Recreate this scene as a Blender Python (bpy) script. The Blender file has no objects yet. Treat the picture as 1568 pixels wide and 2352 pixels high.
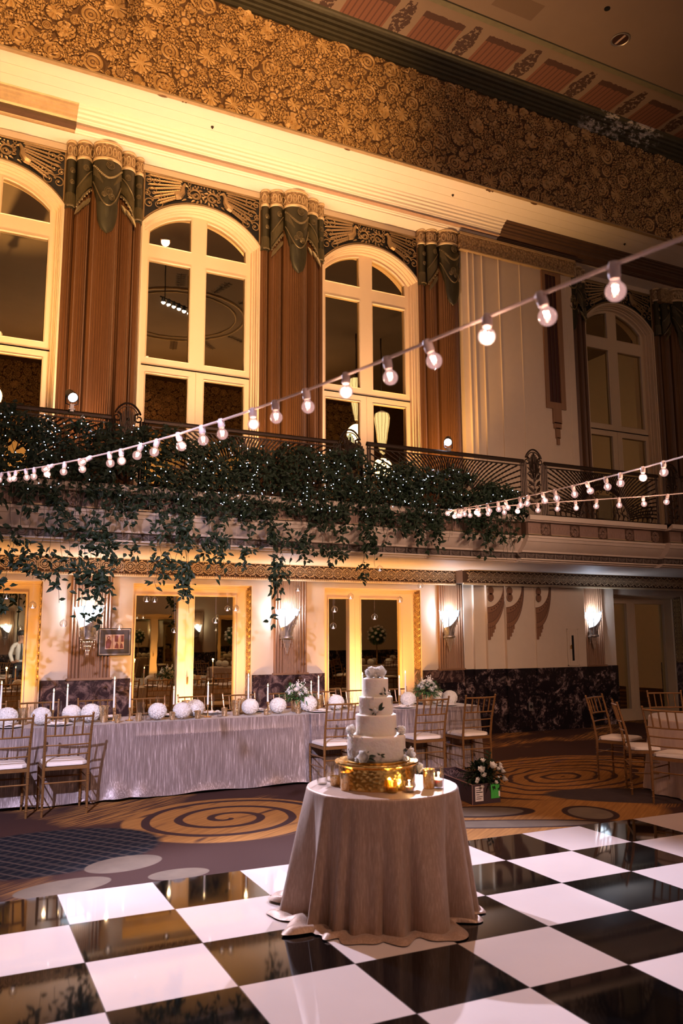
import bpy, math, random
import numpy as np
from mathutils import Vector, Matrix
PI = math.pi
rnd = random.Random(7)
scene = bpy.context.scene
col = scene.collection

# ------------------------------------------------------------ mesh builder
class MB:
    def __init__(s): s.v = []; s.f = []; s.m = []; s.mat = 0
    def add(s, V, F):
        b = len(s.v); s.v += [tuple(p) for p in V]
        for f in F: s.f.append(tuple(i + b for i in f)); s.m.append(s.mat)
    def box(s, x0, x1, y0, y1, z0, z1):
        s.add([(x0,y0,z0),(x1,y0,z0),(x1,y1,z0),(x0,y1,z0),(x0,y0,z1),(x1,y0,z1),(x1,y1,z1),(x0,y1,z1)],
              [(0,3,2,1),(4,5,6,7),(0,1,5,4),(1,2,6,5),(2,3,7,6),(3,0,4,7)])
    def cbox(s, c, d, rz=0, bev=0):
        cx,cy,cz = c; a,b,h = d[0]/2, d[1]/2, d[2]/2
        co, si = math.cos(rz), math.sin(rz)
        V = []
        for z in (-h,h):
            for x,y in ((-a,-b),(a,-b),(a,b),(-a,b)): V.append((cx+x*co-y*si, cy+x*si+y*co, cz+z))
        s.add(V, [(0,3,2,1),(4,5,6,7),(0,1,5,4),(1,2,6,5),(2,3,7,6),(3,0,4,7)])
    def grid(s, P, closed=False):
        n = len(P); k = len(P[0]); V = [p for r in P for p in r]; F = []
        for i in range(n-1):
            for j in range(k if closed else k-1):
                j2 = (j+1) % k
                F.append((i*k+j, i*k+j2, (i+1)*k+j2, (i+1)*k+j))
        s.add(V, F)
    def lathe(s, prof, c=(0,0,0), n=24, cap0=True, cap1=True, fn=None):
        P = []
        for r,z in prof:
            P.append([(c[0]+(r*(fn(a,z) if fn else 1))*math.cos(a), c[1]+(r*(fn(a,z) if fn else 1))*math.sin(a), c[2]+z) for a in [2*PI*j/n for j in range(n)]])
        b = len(s.v); s.grid(P, True)
        if cap0 and prof[0][0] > 1e-5: s.f.append(tuple(b+j for j in range(n))[::-1]); s.m.append(s.mat)
        if cap1 and prof[-1][0] > 1e-5:
            q = b+(len(P)-1)*n; s.f.append(tuple(q+j for j in range(n))); s.m.append(s.mat)
    def tube(s, pts, r, n=6, closed=False, caps=True):
        pts = [Vector(p) for p in pts]; k = len(pts); R = r if isinstance(r,(list,tuple)) else [r]*k
        P = []; up = Vector((0,0,1)); last = None
        for i,p in enumerate(pts):
            if closed: t = pts[(i+1)%k]-pts[i-1]
            else: t = pts[min(i+1,k-1)]-pts[max(i-1,0)]
            if t.length < 1e-9: t = Vector((0,0,1))
            t.normalize()
            if last is None:
                a = up if abs(t.z) < .9 else Vector((1,0,0)); u = t.cross(a).normalized()
            else:
                u = last - t*last.dot(t)
                if u.length < 1e-6: u = t.cross(up if abs(t.z)<.9 else Vector((1,0,0)))
                u.normalize()
            last = u; w = t.cross(u)
            P.append([tuple(p+(u*math.cos(2*PI*j/n)+w*math.sin(2*PI*j/n))*R[i]) for j in range(n)])
        if closed: P.append(P[0])
        b = len(s.v); s.grid(P, True)
        if caps and not closed:
            s.f.append(tuple(b+j for j in range(n))[::-1]); s.m.append(s.mat)
            q = b+(k-1)*n; s.f.append(tuple(q+j for j in range(n))); s.m.append(s.mat)
    def sphere(s, c, r, n=10, m=7, sc=(1,1,1)):
        P = []
        for i in range(m+1):
            t = PI*i/m; rr = max(math.sin(t),1e-4)*r
            P.append([(c[0]+rr*math.cos(2*PI*j/n)*sc[0], c[1]+rr*math.sin(2*PI*j/n)*sc[1], c[2]-math.cos(t)*r*sc[2]) for j in range(n)])
        s.grid(P, True)
    def leaf(s, base, d, nrm, L, W, bend=.2, k=4):
        base = Vector(base); d = Vector(d).normalized(); nrm = Vector(nrm)
        sd = d.cross(nrm)
        if sd.length < 1e-4: sd = d.orthogonal()
        sd.normalize(); up = sd.cross(d).normalized()
        P = []
        for i in range(k+1):
            t = i/k; w = W*.5*math.sin(PI*min(1,t**.8*.98+.02))
            if i == k: w = W*.01
            c = base+d*(L*t)+up*(-bend*L*t*t)
            P.append([tuple(c-sd*w+up*w*.35), tuple(c), tuple(c+sd*w+up*w*.35)])
        s.grid(P)
    def build(s, name, mats, parent=None, smooth=True, loc=None, link=True):
        me = bpy.data.meshes.new(name); me.from_pydata(s.v, [], s.f)
        if not isinstance(mats,(list,tuple)): mats = [mats]
        for m in mats: me.materials.append(m)
        if len(mats) > 1: me.polygons.foreach_set('material_index', s.m)
        if smooth:
            me.polygons.foreach_set('use_smooth', [True]*len(me.polygons))
        me.update()
        if smooth:
            try: me.set_sharp_from_angle(angle=math.radians(smooth if smooth is not True else 38))
            except Exception: pass
        o = bpy.data.objects.new(name, me)
        if link: col.objects.link(o)
        if parent: o.parent = parent
        if loc: o.location = loc
        return o

def outline_mesh(mb, loops, y0, y1, z_of=None):
    """loops: outer + holes in (x,z); solid between y0 and y1"""
    cu = bpy.data.curves.new('tmp','CURVE'); cu.dimensions = '2D'; cu.fill_mode = 'BOTH'; cu.extrude = abs(y1-y0)/2
    for lp in loops:
        sp = cu.splines.new('POLY'); sp.points.add(len(lp)-1)
        for i,p in enumerate(lp): sp.points[i].co = (p[0],p[1],0,1)
        sp.use_cyclic_u = True
    ob = bpy.data.objects.new('tmp',cu); col.objects.link(ob)
    dg = bpy.context.evaluated_depsgraph_get(); me = bpy.data.meshes.new_from_object(ob.evaluated_get(dg))
    ym = (y0+y1)/2
    V = [(v.co.x, ym - v.co.z, v.co.y) for v in me.vertices]
    mb.add(V, [tuple(p.vertices) for p in me.polygons])
    bpy.data.objects.remove(ob); bpy.data.curves.remove(cu); bpy.data.meshes.remove(me)

def tag(o, label=None, cat=None, group=None, kind=None):
    if label: o['label'] = label
    if cat: o['category'] = cat
    if group: o['group'] = group
    if kind: o['kind'] = kind
    return o
def thing(name, label, cat, loc=(0,0,0), rz=0, group=None):
    o = bpy.data.objects.new(name, None); o.empty_display_size = .1; col.objects.link(o)
    o.location = loc; o.rotation_euler = (0,0,rz)
    return tag(o, label, cat, group)
def dup(o, loc, rz=0, label=None, group=None, scale=None):
    kids = {}
    for q in col.objects:
        if q.parent: kids.setdefault(q.parent.name, []).append(q)
    def rec(s, p):
        c = s.copy(); col.objects.link(c)
        if p: c.parent = p
        for ch in kids.get(s.name, []): rec(ch, c)
        return c
    r = rec(o, None); r.location = loc; r.rotation_euler = (0,0,rz)
    if label: r['label'] = label
    if group: r['group'] = group
    if scale: r.scale = (scale,)*3 if not isinstance(scale,(tuple,list)) else scale
    return r
def struct(o): o['kind'] = 'structure'; return o
ORD = ['first','second','third','fourth','fifth','sixth','seventh','eighth','ninth','tenth','eleventh','twelfth','thirteenth','fourteenth','fifteenth','sixteenth','seventeenth','eighteenth','nineteenth','twentieth']

# ------------------------------------------------------------ node language
class NT:
    def __init__(s, name):
        s.mat = bpy.data.materials.new(name); s.mat.use_nodes = True
        s.t = s.mat.node_tree; s.t.nodes.clear()
        s.out = s.t.nodes.new('ShaderNodeOutputMaterial')
    def n(s, typ, **kw):
        nd = s.t.nodes.new(typ)
        for k,v in kw.items(): setattr(nd, k, v)
        return nd
    def put(s, sock, v):
        if isinstance(v, X): s.t.links.new(v.s, sock)
        elif isinstance(v, (tuple,list)):
            sock.default_value = (tuple(v)+(1,))[:len(sock.default_value)] if len(v) < len(sock.default_value) else tuple(v)
        else: sock.default_value = v
    def math(s, op, a, b=0., c=0.):
        nd = s.n('ShaderNodeMath', operation=op)
        s.put(nd.inputs[0], a); s.put(nd.inputs[1], b)
        if op in ('MULTIPLY_ADD','SMOOTH_MIN','WRAP','COMPARE'): s.put(nd.inputs[2], c)
        return X(s, nd.outputs[0])
    def xyz(s, kind='Object'):
        tc = s.n('ShaderNodeTexCoord'); sp = s.n('ShaderNodeSeparateXYZ'); s.t.links.new(tc.outputs[kind], sp.inputs[0])
        return X(s,sp.outputs[0]), X(s,sp.outputs[1]), X(s,sp.outputs[2])
    def vec(s, x, y, z):
        nd = s.n('ShaderNodeCombineXYZ')
        for i,v in enumerate((x,y,z)): s.put(nd.inputs[i], v)
        return X(s, nd.outputs[0])
    def noise(s, vec, scale, detail=3, rough=.55, dist=0):
        nd = s.n('ShaderNodeTexNoise')
        if vec is None:
            tc = s.n('ShaderNodeTexCoord'); s.t.links.new(tc.outputs['Object'], nd.inputs['Vector'])
        else: s.put(nd.inputs['Vector'], vec)
        nd.inputs['Scale'].default_value = scale; nd.inputs['Detail'].default_value = detail
        nd.inputs['Roughness'].default_value = rough; nd.inputs['Distortion'].default_value = dist
        return X(s, nd.outputs[0])
    def voro(s, vec, scale, feature='F1', out='Distance', rand=1):
        nd = s.n('ShaderNodeTexVoronoi', feature=feature)
        if vec is not None: s.put(nd.inputs['Vector'], vec)
        else:
            tc = s.n('ShaderNodeTexCoord'); s.t.links.new(tc.outputs['Object'], nd.inputs['Vector'])
        nd.inputs['Scale'].default_value = scale; nd.inputs['Randomness'].default_value = rand
        return X(s, nd.outputs[out])
    def mix(s, f, a, b):
        nd = s.n('ShaderNodeMix', data_type='RGBA')
        s.put(nd.inputs[0], f); s.put(nd.inputs[6], a); s.put(nd.inputs[7], b)
        return X(s, nd.outputs[2])
    def ramp(s, f, stops):
        nd = s.n('ShaderNodeValToRGB'); s.put(nd.inputs[0], f); cr = nd.color_ramp
        while len(cr.elements) < len(stops): cr.elements.new(.5)
        for e,(p,c) in zip(cr.elements, stops): e.position = p; e.color = tuple(c)+(1,)
        return X(s, nd.outputs[0])
    def bump(s, h, strength=.3, dist=.01):
        nd = s.n('ShaderNodeBump'); s.put(nd.inputs['Height'], h); nd.inputs['Strength'].default_value = strength; nd.inputs['Distance'].default_value = dist
        return X(s, nd.outputs[0])
    def bsdf(s, color=(.8,.8,.8), rough=.5, metal=0, normal=None, **kw):
        nd = s.n('ShaderNodeBsdfPrincipled'); s.put(nd.inputs['Base Color'], color); s.put(nd.inputs['Roughness'], rough); s.put(nd.inputs['Metallic'], metal)
        if normal is not None: s.put(nd.inputs['Normal'], normal)
        for k,v in kw.items(): s.put(nd.inputs[k.replace('_',' ')], v)
        s.t.links.new(nd.outputs[0], s.out.inputs[0]); return s.mat
class X:
    def __init__(s, nt, sock): s.nt = nt; s.s = sock
    def __add__(a,b): return a.nt.math('ADD',a,b)
    __radd__ = __add__
    def __mul__(a,b): return a.nt.math('MULTIPLY',a,b)
    __rmul__ = __mul__
    def __sub__(a,b): return a.nt.math('SUBTRACT',a,b)
    def __rsub__(a,b): return a.nt.math('SUBTRACT',b,a)
    def __truediv__(a,b): return a.nt.math('DIVIDE',a,b)
    def __lt__(a,b): return a.nt.math('LESS_THAN',a,b)
    def __gt__(a,b): return a.nt.math('GREATER_THAN',a,b)
    def fract(a): return a.nt.math('FRACT',a)
    def floor(a): return a.nt.math('FLOOR',a)
    def sqrt(a): return a.nt.math('SQRT',a)
    def sin(a): return a.nt.math('SINE',a)
    def abs(a): return a.nt.math('ABSOLUTE',a)
    def mod(a,b): return a.nt.math('FLOORED_MODULO',a,b)
    def atan2(a,b): return a.nt.math('ARCTAN2',a,b)
    def mx(a,b): return a.nt.math('MAXIMUM',a,b)
    def mn(a,b): return a.nt.math('MINIMUM',a,b)
    def clamp(a): return a.nt.math('MINIMUM', a.nt.math('MAXIMUM',a,0.), 1.)
def simple(name, c, rough=.5, metal=0, bump=0, bs=60, var=0, vs=8, **kw):
    t = NT(name); c2 = c; nm = None
    if var:
        n = t.noise(None, vs, 4); c2 = t.mix(n, tuple(max(0,q*(1-var)) for q in c), tuple(q*(1+var) for q in c))
    if bump: nm = t.bump(t.noise(None, bs, 3), bump, .004)
    return t.bsdf(c2, rough, metal, nm, **kw)
def emit(name, c, st):
    t = NT(name); e = t.n('ShaderNodeEmission'); e.inputs[0].default_value = tuple(c)+(1,); e.inputs[1].default_value = st
    t.t.links.new(e.outputs[0], t.out.inputs[0]); return t.mat
def thin_glass(name, tint=(1,1,1), refl=.12, rough=.02):
    t = NT(name); a = t.n('ShaderNodeBsdfTransparent'); a.inputs[0].default_value = tuple(tint)+(1,)
    g = t.n('ShaderNodeBsdfGlossy'); g.inputs[1].default_value = rough
    lw = t.n('ShaderNodeLayerWeight'); lw.inputs[0].default_value = .25
    m = t.n('ShaderNodeMixShader'); f = X(t, lw.outputs[1])*.75+refl
    t.put(m.inputs[0], f.clamp()); t.t.links.new(a.outputs[0], m.inputs[1]); t.t.links.new(g.outputs[0], m.inputs[2])
    t.t.links.new(m.outputs[0], t.out.inputs[0]); return t.mat
EXPO = 0.2
AE = 85
LE = 26
LA = (360,450,450)
GE = 680
STAGE = [(-2.5,-1.0,6.5,(2.4,8.9,.5),6400,(.76,.70,1),30,'stage spotlight aimed at the long table from the near left',.08),
(0.4,-4.4,6.6,(1.6,10.4,9.8),9500,(1,.54,.20),40,'amber stage light washing the carved frieze from across the hall',.12),  # unseen lamp added to brighten the frieze
(5.0,-4.4,5.5,(5.6,11,2.8),1900,(1,.58,.40),50,'warm stage light washing the gallery front from across the hall',.25),  # added frontal fill for the dark gallery front
(3.2,-4.4,4.6,(5.2,9.8,2.9),2300,(1,.66,.48),32,'warm stage light aimed at the gallery cornice from across the hall',.15),  # second added fill, lifts the cornice tone
(5.2,-1.2,9.5,(2.6,4.6,.6),1000,(1,.60,.40),26,'warm stage light hung above the dance floor, aimed at the cake',.15)]  # added key that warms the cake and its cloth
# ------------------------------------------------------------ materials
M = {}
M['cream'] = simple('cream_plaster', (.62,.50,.38), .65, bump=.15, bs=120, var=.05)
M['cream_frame'] = simple('cream_painted_wood', (.68,.53,.36), .38, var=.03)
M['soffit'] = simple('pale_plaster', (.74,.66,.56), .6, bump=.08, bs=40, var=.04)
M['stone'] = simple('pale_limestone', (.58,.47,.38), .55, bump=.2, bs=50, var=.12, vs=5)
M['dkbrown'] = simple('dark_brown_plaster', (.09,.045,.025), .6, bump=.2, bs=80, var=.3)
M['bronze'] = simple('dark_bronze', (.045,.028,.02), .42, .75, bump=.2, bs=90, var=.3)
M['greenbronze'] = simple('green_patina_bronze', (.040,.034,.017), .42, .45, bump=.35, bs=90, var=.35)
M['greenband'] = simple('olive_ribbed_plaster', (.11,.085,.04), .5, .2, bump=.3, bs=70, var=.25)
M['goldrelief'] = simple('gilded_plaster', (.50,.33,.13), .45, .35, bump=.3, bs=90, var=.25)
M['goldband'] = simple('dull_gold_band', (.42,.30,.17), .45, .3, bump=.5, bs=45, var=.3)
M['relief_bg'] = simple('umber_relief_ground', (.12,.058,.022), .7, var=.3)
M['gold_wood'] = simple('gold_chair_wood', (.24,.115,.038), .30, .4, var=.2, vs=30)
M['cushion'] = simple('ivory_cushion', (.80,.70,.62), .85, bump=.15, bs=200)
t = NT('white_petals'); _n = t.noise(None,40,3); _c = t.mix(_n,(.86,.82,.77),(.95,.92,.88))
_d = t.n('ShaderNodeBsdfDiffuse'); t.put(_d.inputs[0],_c); _r = t.n('ShaderNodeBsdfTranslucent'); t.put(_r.inputs[0],_c); _m = t.n('ShaderNodeMixShader'); _m.inputs[0].default_value=.28
t.t.links.new(_d.outputs[0],_m.inputs[1]); t.t.links.new(_r.outputs[0],_m.inputs[2]); t.t.links.new(_m.outputs[0],t.out.inputs[0]); M['white_petal'] = t.mat
M['green_leaf'] = simple('centrepiece_leaf', (.05,.13,.035), .45, var=.4, vs=30)
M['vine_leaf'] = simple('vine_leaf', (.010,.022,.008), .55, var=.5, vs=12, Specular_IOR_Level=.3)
M['vine_stem'] = simple('vine_stem', (.03,.045,.02), .6)
M['wax'] = simple('candle_wax', (.85,.80,.74), .4, Subsurface_Weight=.3)
M['flame'] = emit('candle_flame', (1,.62,.28), 26)
t = NT('gold_mercury_glass'); _x,_y,_z = t.xyz(); _n = t.noise(t.vec(_x*70,_y*70,_z*22),1,4,.7); _w = t.noise(None,22,3)
M['mercury'] = t.bsdf(t.ramp(_n,[(0,(.35,.18,.05)),(.42,(.75,.48,.20)),(.6,(1,.82,.55)),(1,(1,.92,.75))]), .22, .88, t.bump(_w,.9,.01))
M['brass'] = simple('brushed_brass', (.75,.50,.22), .25, .95)
M['silver'] = simple('antique_silver', (.45,.42,.42), .35, .8, bump=.4, bs=120, var=.3)
M['china'] = simple('white_china', (.85,.82,.8), .2)
M['napkin'] = simple('folded_napkin', (.80,.74,.70), .85)
M['icing'] = None
M['glass'] = thin_glass('clear_glass', (1,1,1), .06)
M['bulbglass'] = thin_glass('bulb_glass', (.97,.90,.90), .10)
_t = M['bulbglass'].node_tree; _e = _t.nodes.new('ShaderNodeEmission'); _e.inputs[0].default_value=(1,.55,.50,1); _e.inputs[1].default_value=.9
_m = _t.nodes.new('ShaderNodeAddShader'); _o = [n for n in _t.nodes if n.type=='OUTPUT_MATERIAL'][0]; _src = _o.inputs[0].links[0].from_socket
_x = _t.nodes.new('ShaderNodeMixShader'); _x.inputs[0].default_value=.38; _t.links.new(_src,_x.inputs[1]); _t.links.new(_e.outputs[0],_x.inputs[2]); _t.links.new(_x.outputs[0],_o.inputs[0])
M['socket'] = simple('pale_bulb_socket', (.66,.50,.46), .5)
M['cable'] = simple('white_cable', (.75,.58,.50), .6)
M['filament'] = emit('bulb_filament', (1,.62,.42), 60)
M['fairy'] = emit('fairy_light', (.66,.76,1), 7)
M['black'] = simple('black_metal', (.02,.02,.022), .4, .5)
M['marble'] = None
M['card'] = simple('dark_carton', (.045,.022,.03), .6)
M['cardedge'] = simple('brown_card_edge', (.35,.2,.17), .7)
M['paper'] = simple('paper_label', (.8,.72,.70), .7)
M['ink'] = simple('black_ink', (.02,.02,.02), .6)
M['blue'] = simple('dark_blue_weave', (.03,.04,.08), .8)
M['greensticker'] = simple('green_sticker', (.05,.42,.06), .6, var=.3, vs=60)

t = NT('dark_marble'); x,y,z = t.xyz()
v = t.vec(x,y,z); w = t.noise(v, 1.7, 6, .65, 1.6); w2 = t.noise(v, 4.5, 8, .7, 1.2); w3 = t.noise(v, 14, 6, .7, 1)
vein = t.ramp(w2*.6+w3*.4, [(0,(.008,.006,.008)),(.50,(.016,.011,.015)),(.55,(.16,.11,.11)),(.61,(.42,.32,.31))])
dark = t.ramp(w, [(0,(0,0,0)),(.42,(0,0,0)),(.56,(1,1,1)),(1,(1,1,1))])
cc = t.mix(dark, (.012,.009,.012), vein)
M['marble'] = t.bsdf(cc, .12)
t = NT('rose_marble'); x,y,z = t.xyz(); v = t.vec(x,y*1.,z*1.)
w2 = t.noise(v, 6, 8, .7, 1.5)
M['rosemarble'] = t.bsdf(t.ramp(w2, [(0,(.012,.008,.010)),(.47,(.035,.02,.022)),(.56,(.14,.085,.075)),(.68,(.30,.20,.17))]), .14)

def wood(name, c1, c2, sc=70):
    t = NT(name); x,y,z = t.xyz(); v = t.vec(x*sc, y*sc, z*.8)
    n = t.noise(v, 1., 3, .6)
    return t.bsdf(t.mix(n, c1, c2), .42, .1, t.bump(n,.25,.004))
M['shaft'] = wood('bronze_brown_reeding', (.060,.026,.010), (.175,.076,.027))
M['pilaster'] = wood('tan_brown_reeding', (.19,.095,.05), (.33,.18,.10), 50)
M['swag'] = simple('brown_painted_swag', (.24,.115,.06), .6, var=.25, vs=50, bump=.2)
M['swag_dark'] = simple('brown_swag_outline', (.085,.035,.02), .6)

# antique mirror
t = NT('antique_mirror'); g = t.n('ShaderNodeBsdfGlossy'); g.inputs[0].default_value = (.78,.68,.42,1); g.inputs[1].default_value = .012
n = t.noise(None, 3, 2); t.put(g.inputs['Normal'], t.bump(n, .05, .004)); t.t.links.new(g.outputs[0], t.out.inputs[0]); M['mirror'] = t.mat

# shantung table linen: fine streaks along one axis
def linen(name, c1, c2, c3, vx, vz, rough=.42):
    t = NT(name); x,y,z = t.xyz(); v = t.vec(x*vx, y*vx, z*vz)
    n = t.noise(v, 1, 4, .65); m = t.noise(v, .35, 2, .5)
    f = t.ramp(n, [(0,c1),(.45,c1),(.58,c2),(.75,c3),(1,c3)])
    return t.bsdf(f, rough, .25, t.bump(n,.3,.004), Sheen_Weight=.3)
M['linen'] = linen('silver_rose_shantung', (.20,.150,.140), (.33,.26,.25), (.80,.70,.70), 120, 3.6)
M['linen_cake'] = linen('rose_taupe_crinkle_cloth', (.34,.205,.135), (.42,.265,.185), (.52,.345,.25), 120, 12, .5)
M['linen_round'] = linen('rose_round_cloth', (.44,.31,.26), (.48,.35,.29), (.52,.38,.33), 60, 5, .5)

# cake icing
t = NT('ivory_icing'); n = t.noise(None, 38, 4); M['icing'] = t.bsdf((.82,.72,.62), .5, 0, t.bump(n, .8, .006), Subsurface_Weight=.2)
t = NT('hammered_gold'); n = t.voro(None, 42); w = t.noise(None, 14, 4)
M['hammered'] = t.bsdf(t.mix(w,(.72,.40,.09),(.95,.66,.22)), t.math('MULTIPLY_ADD', w, .25, .12), 1., t.bump(n, .6, .005))

# chequered dance floor
t = NT('chequered_dance_floor'); x,y,z = t.xyz(); S = .60965
i = (x/S).floor(); j = (y/S).floor(); par = (i+j).mod(2.)
fx = (x/S).fract(); fy = (y/S).fract(); e = .0045
seam = (((fx-.5).abs() > .5-e) + ((fy-.5).abs() > .5-e)).clamp()
sm = t.noise(None, 1.6, 5, .6); sc = t.noise(None, 45, 3, .7)
wh = t.mix(sm, (.62,.51,.485), (.70,.60,.58)); bk = (.003,.0028,.003)
c = t.mix(par, bk, wh)           # even parity with flipped y: set at object level
c = t.mix(seam, c, (.10,.085,.08))
M['dance'] = t.bsdf(c, t.math('MULTIPLY_ADD', sm, .06, .015), 0, t.bump(t.noise(None, 1.2, 2), .03, .01), Specular_IOR_Level=.42)
M['alu'] = simple('aluminium_edge', (.6,.5,.46), .35, .6)

# carpet with scrolls, plaid patch and pebbles
t = NT('scroll_carpet'); x,y,z = t.xyz()
wob = t.noise(t.vec(x,y,0.), 1.3, 2)*.25
fine = t.noise(t.vec(x,y,0.), 160, 2)
def rot(a, cx, cy):
    ca, sa = math.cos(a), math.sin(a); u = (x-cx)*ca + (y-cy)*sa; w = (y-cy)*ca - (x-cx)*sa; return u, w
def disc(cx, cy, rx, ry, a=0):
    u,w = rot(a,cx,cy); return ((u/rx)*(u/rx)+(w/ry)*(w/ry)).sqrt()
us, ws = rot(.62, 0, 0)
st = t.noise(t.vec(us*1.6, ws*42, 0.), 1, 3, .6)
st2 = t.noise(t.vec(us*3.5, ws*3.5, 5.), 1, 3, .6)
gold = t.mix(st, (.11,.045,.014), (.50,.235,.065))
rose = t.mix(st, (.08,.035,.03), (.32,.16,.11))
base = t.mix(fine, (.034,.015,.012), (.070,.033,.026))
# diagonal golden drifts over the ground
d = t.noise(t.vec(us*.55, ws*.9, 3.), 1, 3, .5)
drift = ((d-.535)*14).clamp()
c = t.mix(drift*((st-.42)*8).clamp(), base, gold)
def spiral(c, cx, cy, R, turns, a0, body, line=(.045,.022,.02), ex=1., wd=.30):
    u,w = rot(a0,cx,cy); u = u*ex; r = (u*u+w*w).sqrt(); th = w.atan2(u)/(2*PI)
    ph = ((r+wob*.25)*turns/R + th).fract()
    inside = ((R-r+wob*.2)*40).clamp()
    ln = (((ph-.5).abs()-(.5-wd/2))*30).clamp()
    c = t.mix(inside, c, body); return t.mix(inside*ln, c, line)
brk = ((t.noise(t.vec(us*1.1, ws*5, 9.), 1, 2)-.30)*12).clamp()
gold2 = t.mix(brk, base, gold)
c = spiral(c, 2.55, 7.47, .86, 3.1, .3, gold2, ex=.9)
# wide arcs at the right
u,w = rot(.25, 6.75, 7.75); r = (u*u*.40+w*w*1.1).sqrt()+wob*.5
ph = ((r+wob*.9)*5.6).fract(); ins = ((1.45-r)*12).clamp()
c = t.mix(ins, c, t.mix(((ph-.66)*9).clamp(), t.mix(brk, rose, gold), (.06,.028,.022)))
# golden field at lower right
f = disc(5.0, 6.2, 1.5, .75, -.1); c = t.mix(((1-f)*9).clamp(), c, gold)
f = disc(6.75, 6.45, 1.1, .42, -.55); c = t.mix(((1-f)*14).clamp(), c, t.mix(st2,(.03,.022,.025),(.075,.05,.05)))
# blue plaid patch at the left
f = disc(.9, 7.0, .95, .72, .2)
pl1 = ((us*9).fract() < .28); pl2 = ((ws*11).fract() < .3); pl3 = ((us*31).fract() < .4)
plaid = t.mix((pl1+pl2).clamp(), (.008,.009,.014), (.030,.026,.026)); plaid = t.mix(pl3*pl1, plaid, (.09,.06,.05))
c = t.mix(((1-f)*14).clamp(), c, plaid)
grey = t.mix(st2, (.10,.075,.06), (.21,.155,.11)); dkr = (.04,.02,.018)
for cx,cy,rx,ry,a in ((1.38,6.37,.30,.20,.3),(1.67,5.93,.22,.13,0),(.90,5.98,.33,.17,.2),(5.62,6.1,.20,.26,-.4),(4.75,6.62,.42,.20,-.35),(4.55,6.15,.95,.13,-.42)):
    f = disc(cx,cy,rx,ry,a)
    if cx > 4: c = t.mix(((1.28-f)*20).clamp(), c, dkr)
    c = t.mix(((1-f)*30).clamp(), c, grey)
M['carpet'] = t.bsdf(c, .95, 0, t.bump(fine, .5, .004), Specular_IOR_Level=.1)

# painted ceiling with stencilled drapery
t = NT('stencilled_ceiling'); x,y,z = t.xyz()
n = t.noise(None, .8, 4, .6); n2 = t.noise(None, 14, 4, .7)
base = t.mix(n, (.17,.115,.078), (.24,.165,.115))
P = 1.19; u = ((x-6.16)/P).fract(); ui = u
edge = (t.noise(t.vec(x*9,y*9,0.),1,3)-.5)*.16
vv = (10.07-y)/.62        # 0 at cornice, 1 at outer end
blk = (u > .04)*(u < .66)*(vv > 0.)*((vv+edge*.8) < 1.)
stripe = ((u*13).fract() < .25); band = ((vv+edge) > .8)
drape = t.mix(stripe, (.16,.062,.035), (.085,.030,.018)); drape = t.mix(band, drape, (.06,.024,.015))
cu = ((u-.83).abs()); fl = (cu < ((.13-(vv-.45).abs()*.12)+edge*.5))*(vv > 0.)*((vv+edge) < 1.12)*(t.noise(t.vec(x*16,y*16,2.),1,2) > .43)
c = t.mix(blk, base, drape); c = t.mix(fl, c, (.05,.022,.015))
ln = ((y-9.2).abs() < .06); c = t.mix(ln, c, t.mix(n2,(.05,.045,.025),(.08,.07,.04)))
ln = ((y-9.2).abs() < .012); c = t.mix(ln, c, (.05,.04,.025))
c = t.mix((((x-7.4).abs() < .38)*((y-8.75).abs() < .17)), c, (.15,.095,.06))
M['ceiling'] = t.bsdf(c, .8, 0, t.bump(n2,.15,.004))
# green cornice with lost plaster at the right
t = NT('verdigris_cornice'); x,y,z = t.xyz(); n = t.noise(None, 9, 5, .7); s = t.noise(t.vec(x*6,y*14,z*14),1,3)
base = t.mix(n, (.030,.026,.014), (.085,.075,.045)); base = t.mix(((s-.52)*9).clamp()*.6, base, (.05,.04,.02))
dm = t.noise(t.vec(x*2.2,y*3,z*3), 1.4, 7, .75); loss = ((dm-.50)*16).clamp()*((x-9.9)*3).clamp()*((12.0-x)*3).clamp()
M['cornice'] = t.bsdf(t.mix(loss, base, (.62,.56,.5)), .6, .1, t.bump(n,.4,.01))
# relief tile used where the frieze continues out of view
t = NT('carved_frieze_plain'); v1 = t.voro(None, 7); v2 = t.voro(None, 23)
M['friezeplain'] = t.bsdf(t.mix((v1*2.2).clamp(), (.46,.28,.11), (.11,.05,.02)), .55, .2, t.bump(v1*.7+v2*.3, 1., .05))
t = NT('pressed_relief_band'); v1 = t.voro(None, 22); v2 = t.noise(None, 50, 3)
M['bandrelief'] = t.bsdf(t.mix(v1.clamp(), (.44,.30,.16), (.16,.085,.04)), .5, .2, t.bump(v1*.8+v2*.2, 1., .03))
M['grille']=simple('aged_brass_scrollwork',(.30,.20,.10),.4,.5,bump=.3,var=.3)
M['wb']=simple('worn_bronze_ornament',(.15,.115,.06),.42,.5,var=.3)
M['lf']=simple('light_gilt_fillet',(.62,.47,.28),.45,.2)
# ------------------------------------------------------------ room shell
WY = 11.75
m = MB(); m.box(-9, 20, -5.4, 12.5, -.12, 0); struct(m.build('floor', M['carpet'], smooth=False))
m = MB(); m.box(-9, 20, -5.4, 10.12, 11.1, 11.3); struct(m.build('ceiling', M['ceiling'], smooth=False))
m = MB(); m.box(-9.2, -9, -5.4, 12.5, 0, 11.3); struct(m.build('wall_left', M['cream'], smooth=False))
m = MB(); m.box(20, 20.2, -5.4, 12.5, 0, 11.3); struct(m.build('wall_right', M['cream'], smooth=False))
m = MB(); m.box(-9, 20, -5.4, -5.0, 0, 11.3); struct(m.build('wall_near', M['cream'], smooth=False))
m = MB()
m.box(-9, 20, -5.0, -4.93, 0, 1.07); struct(m.build('baseboard_near', M['marble'], smooth=False))

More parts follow.
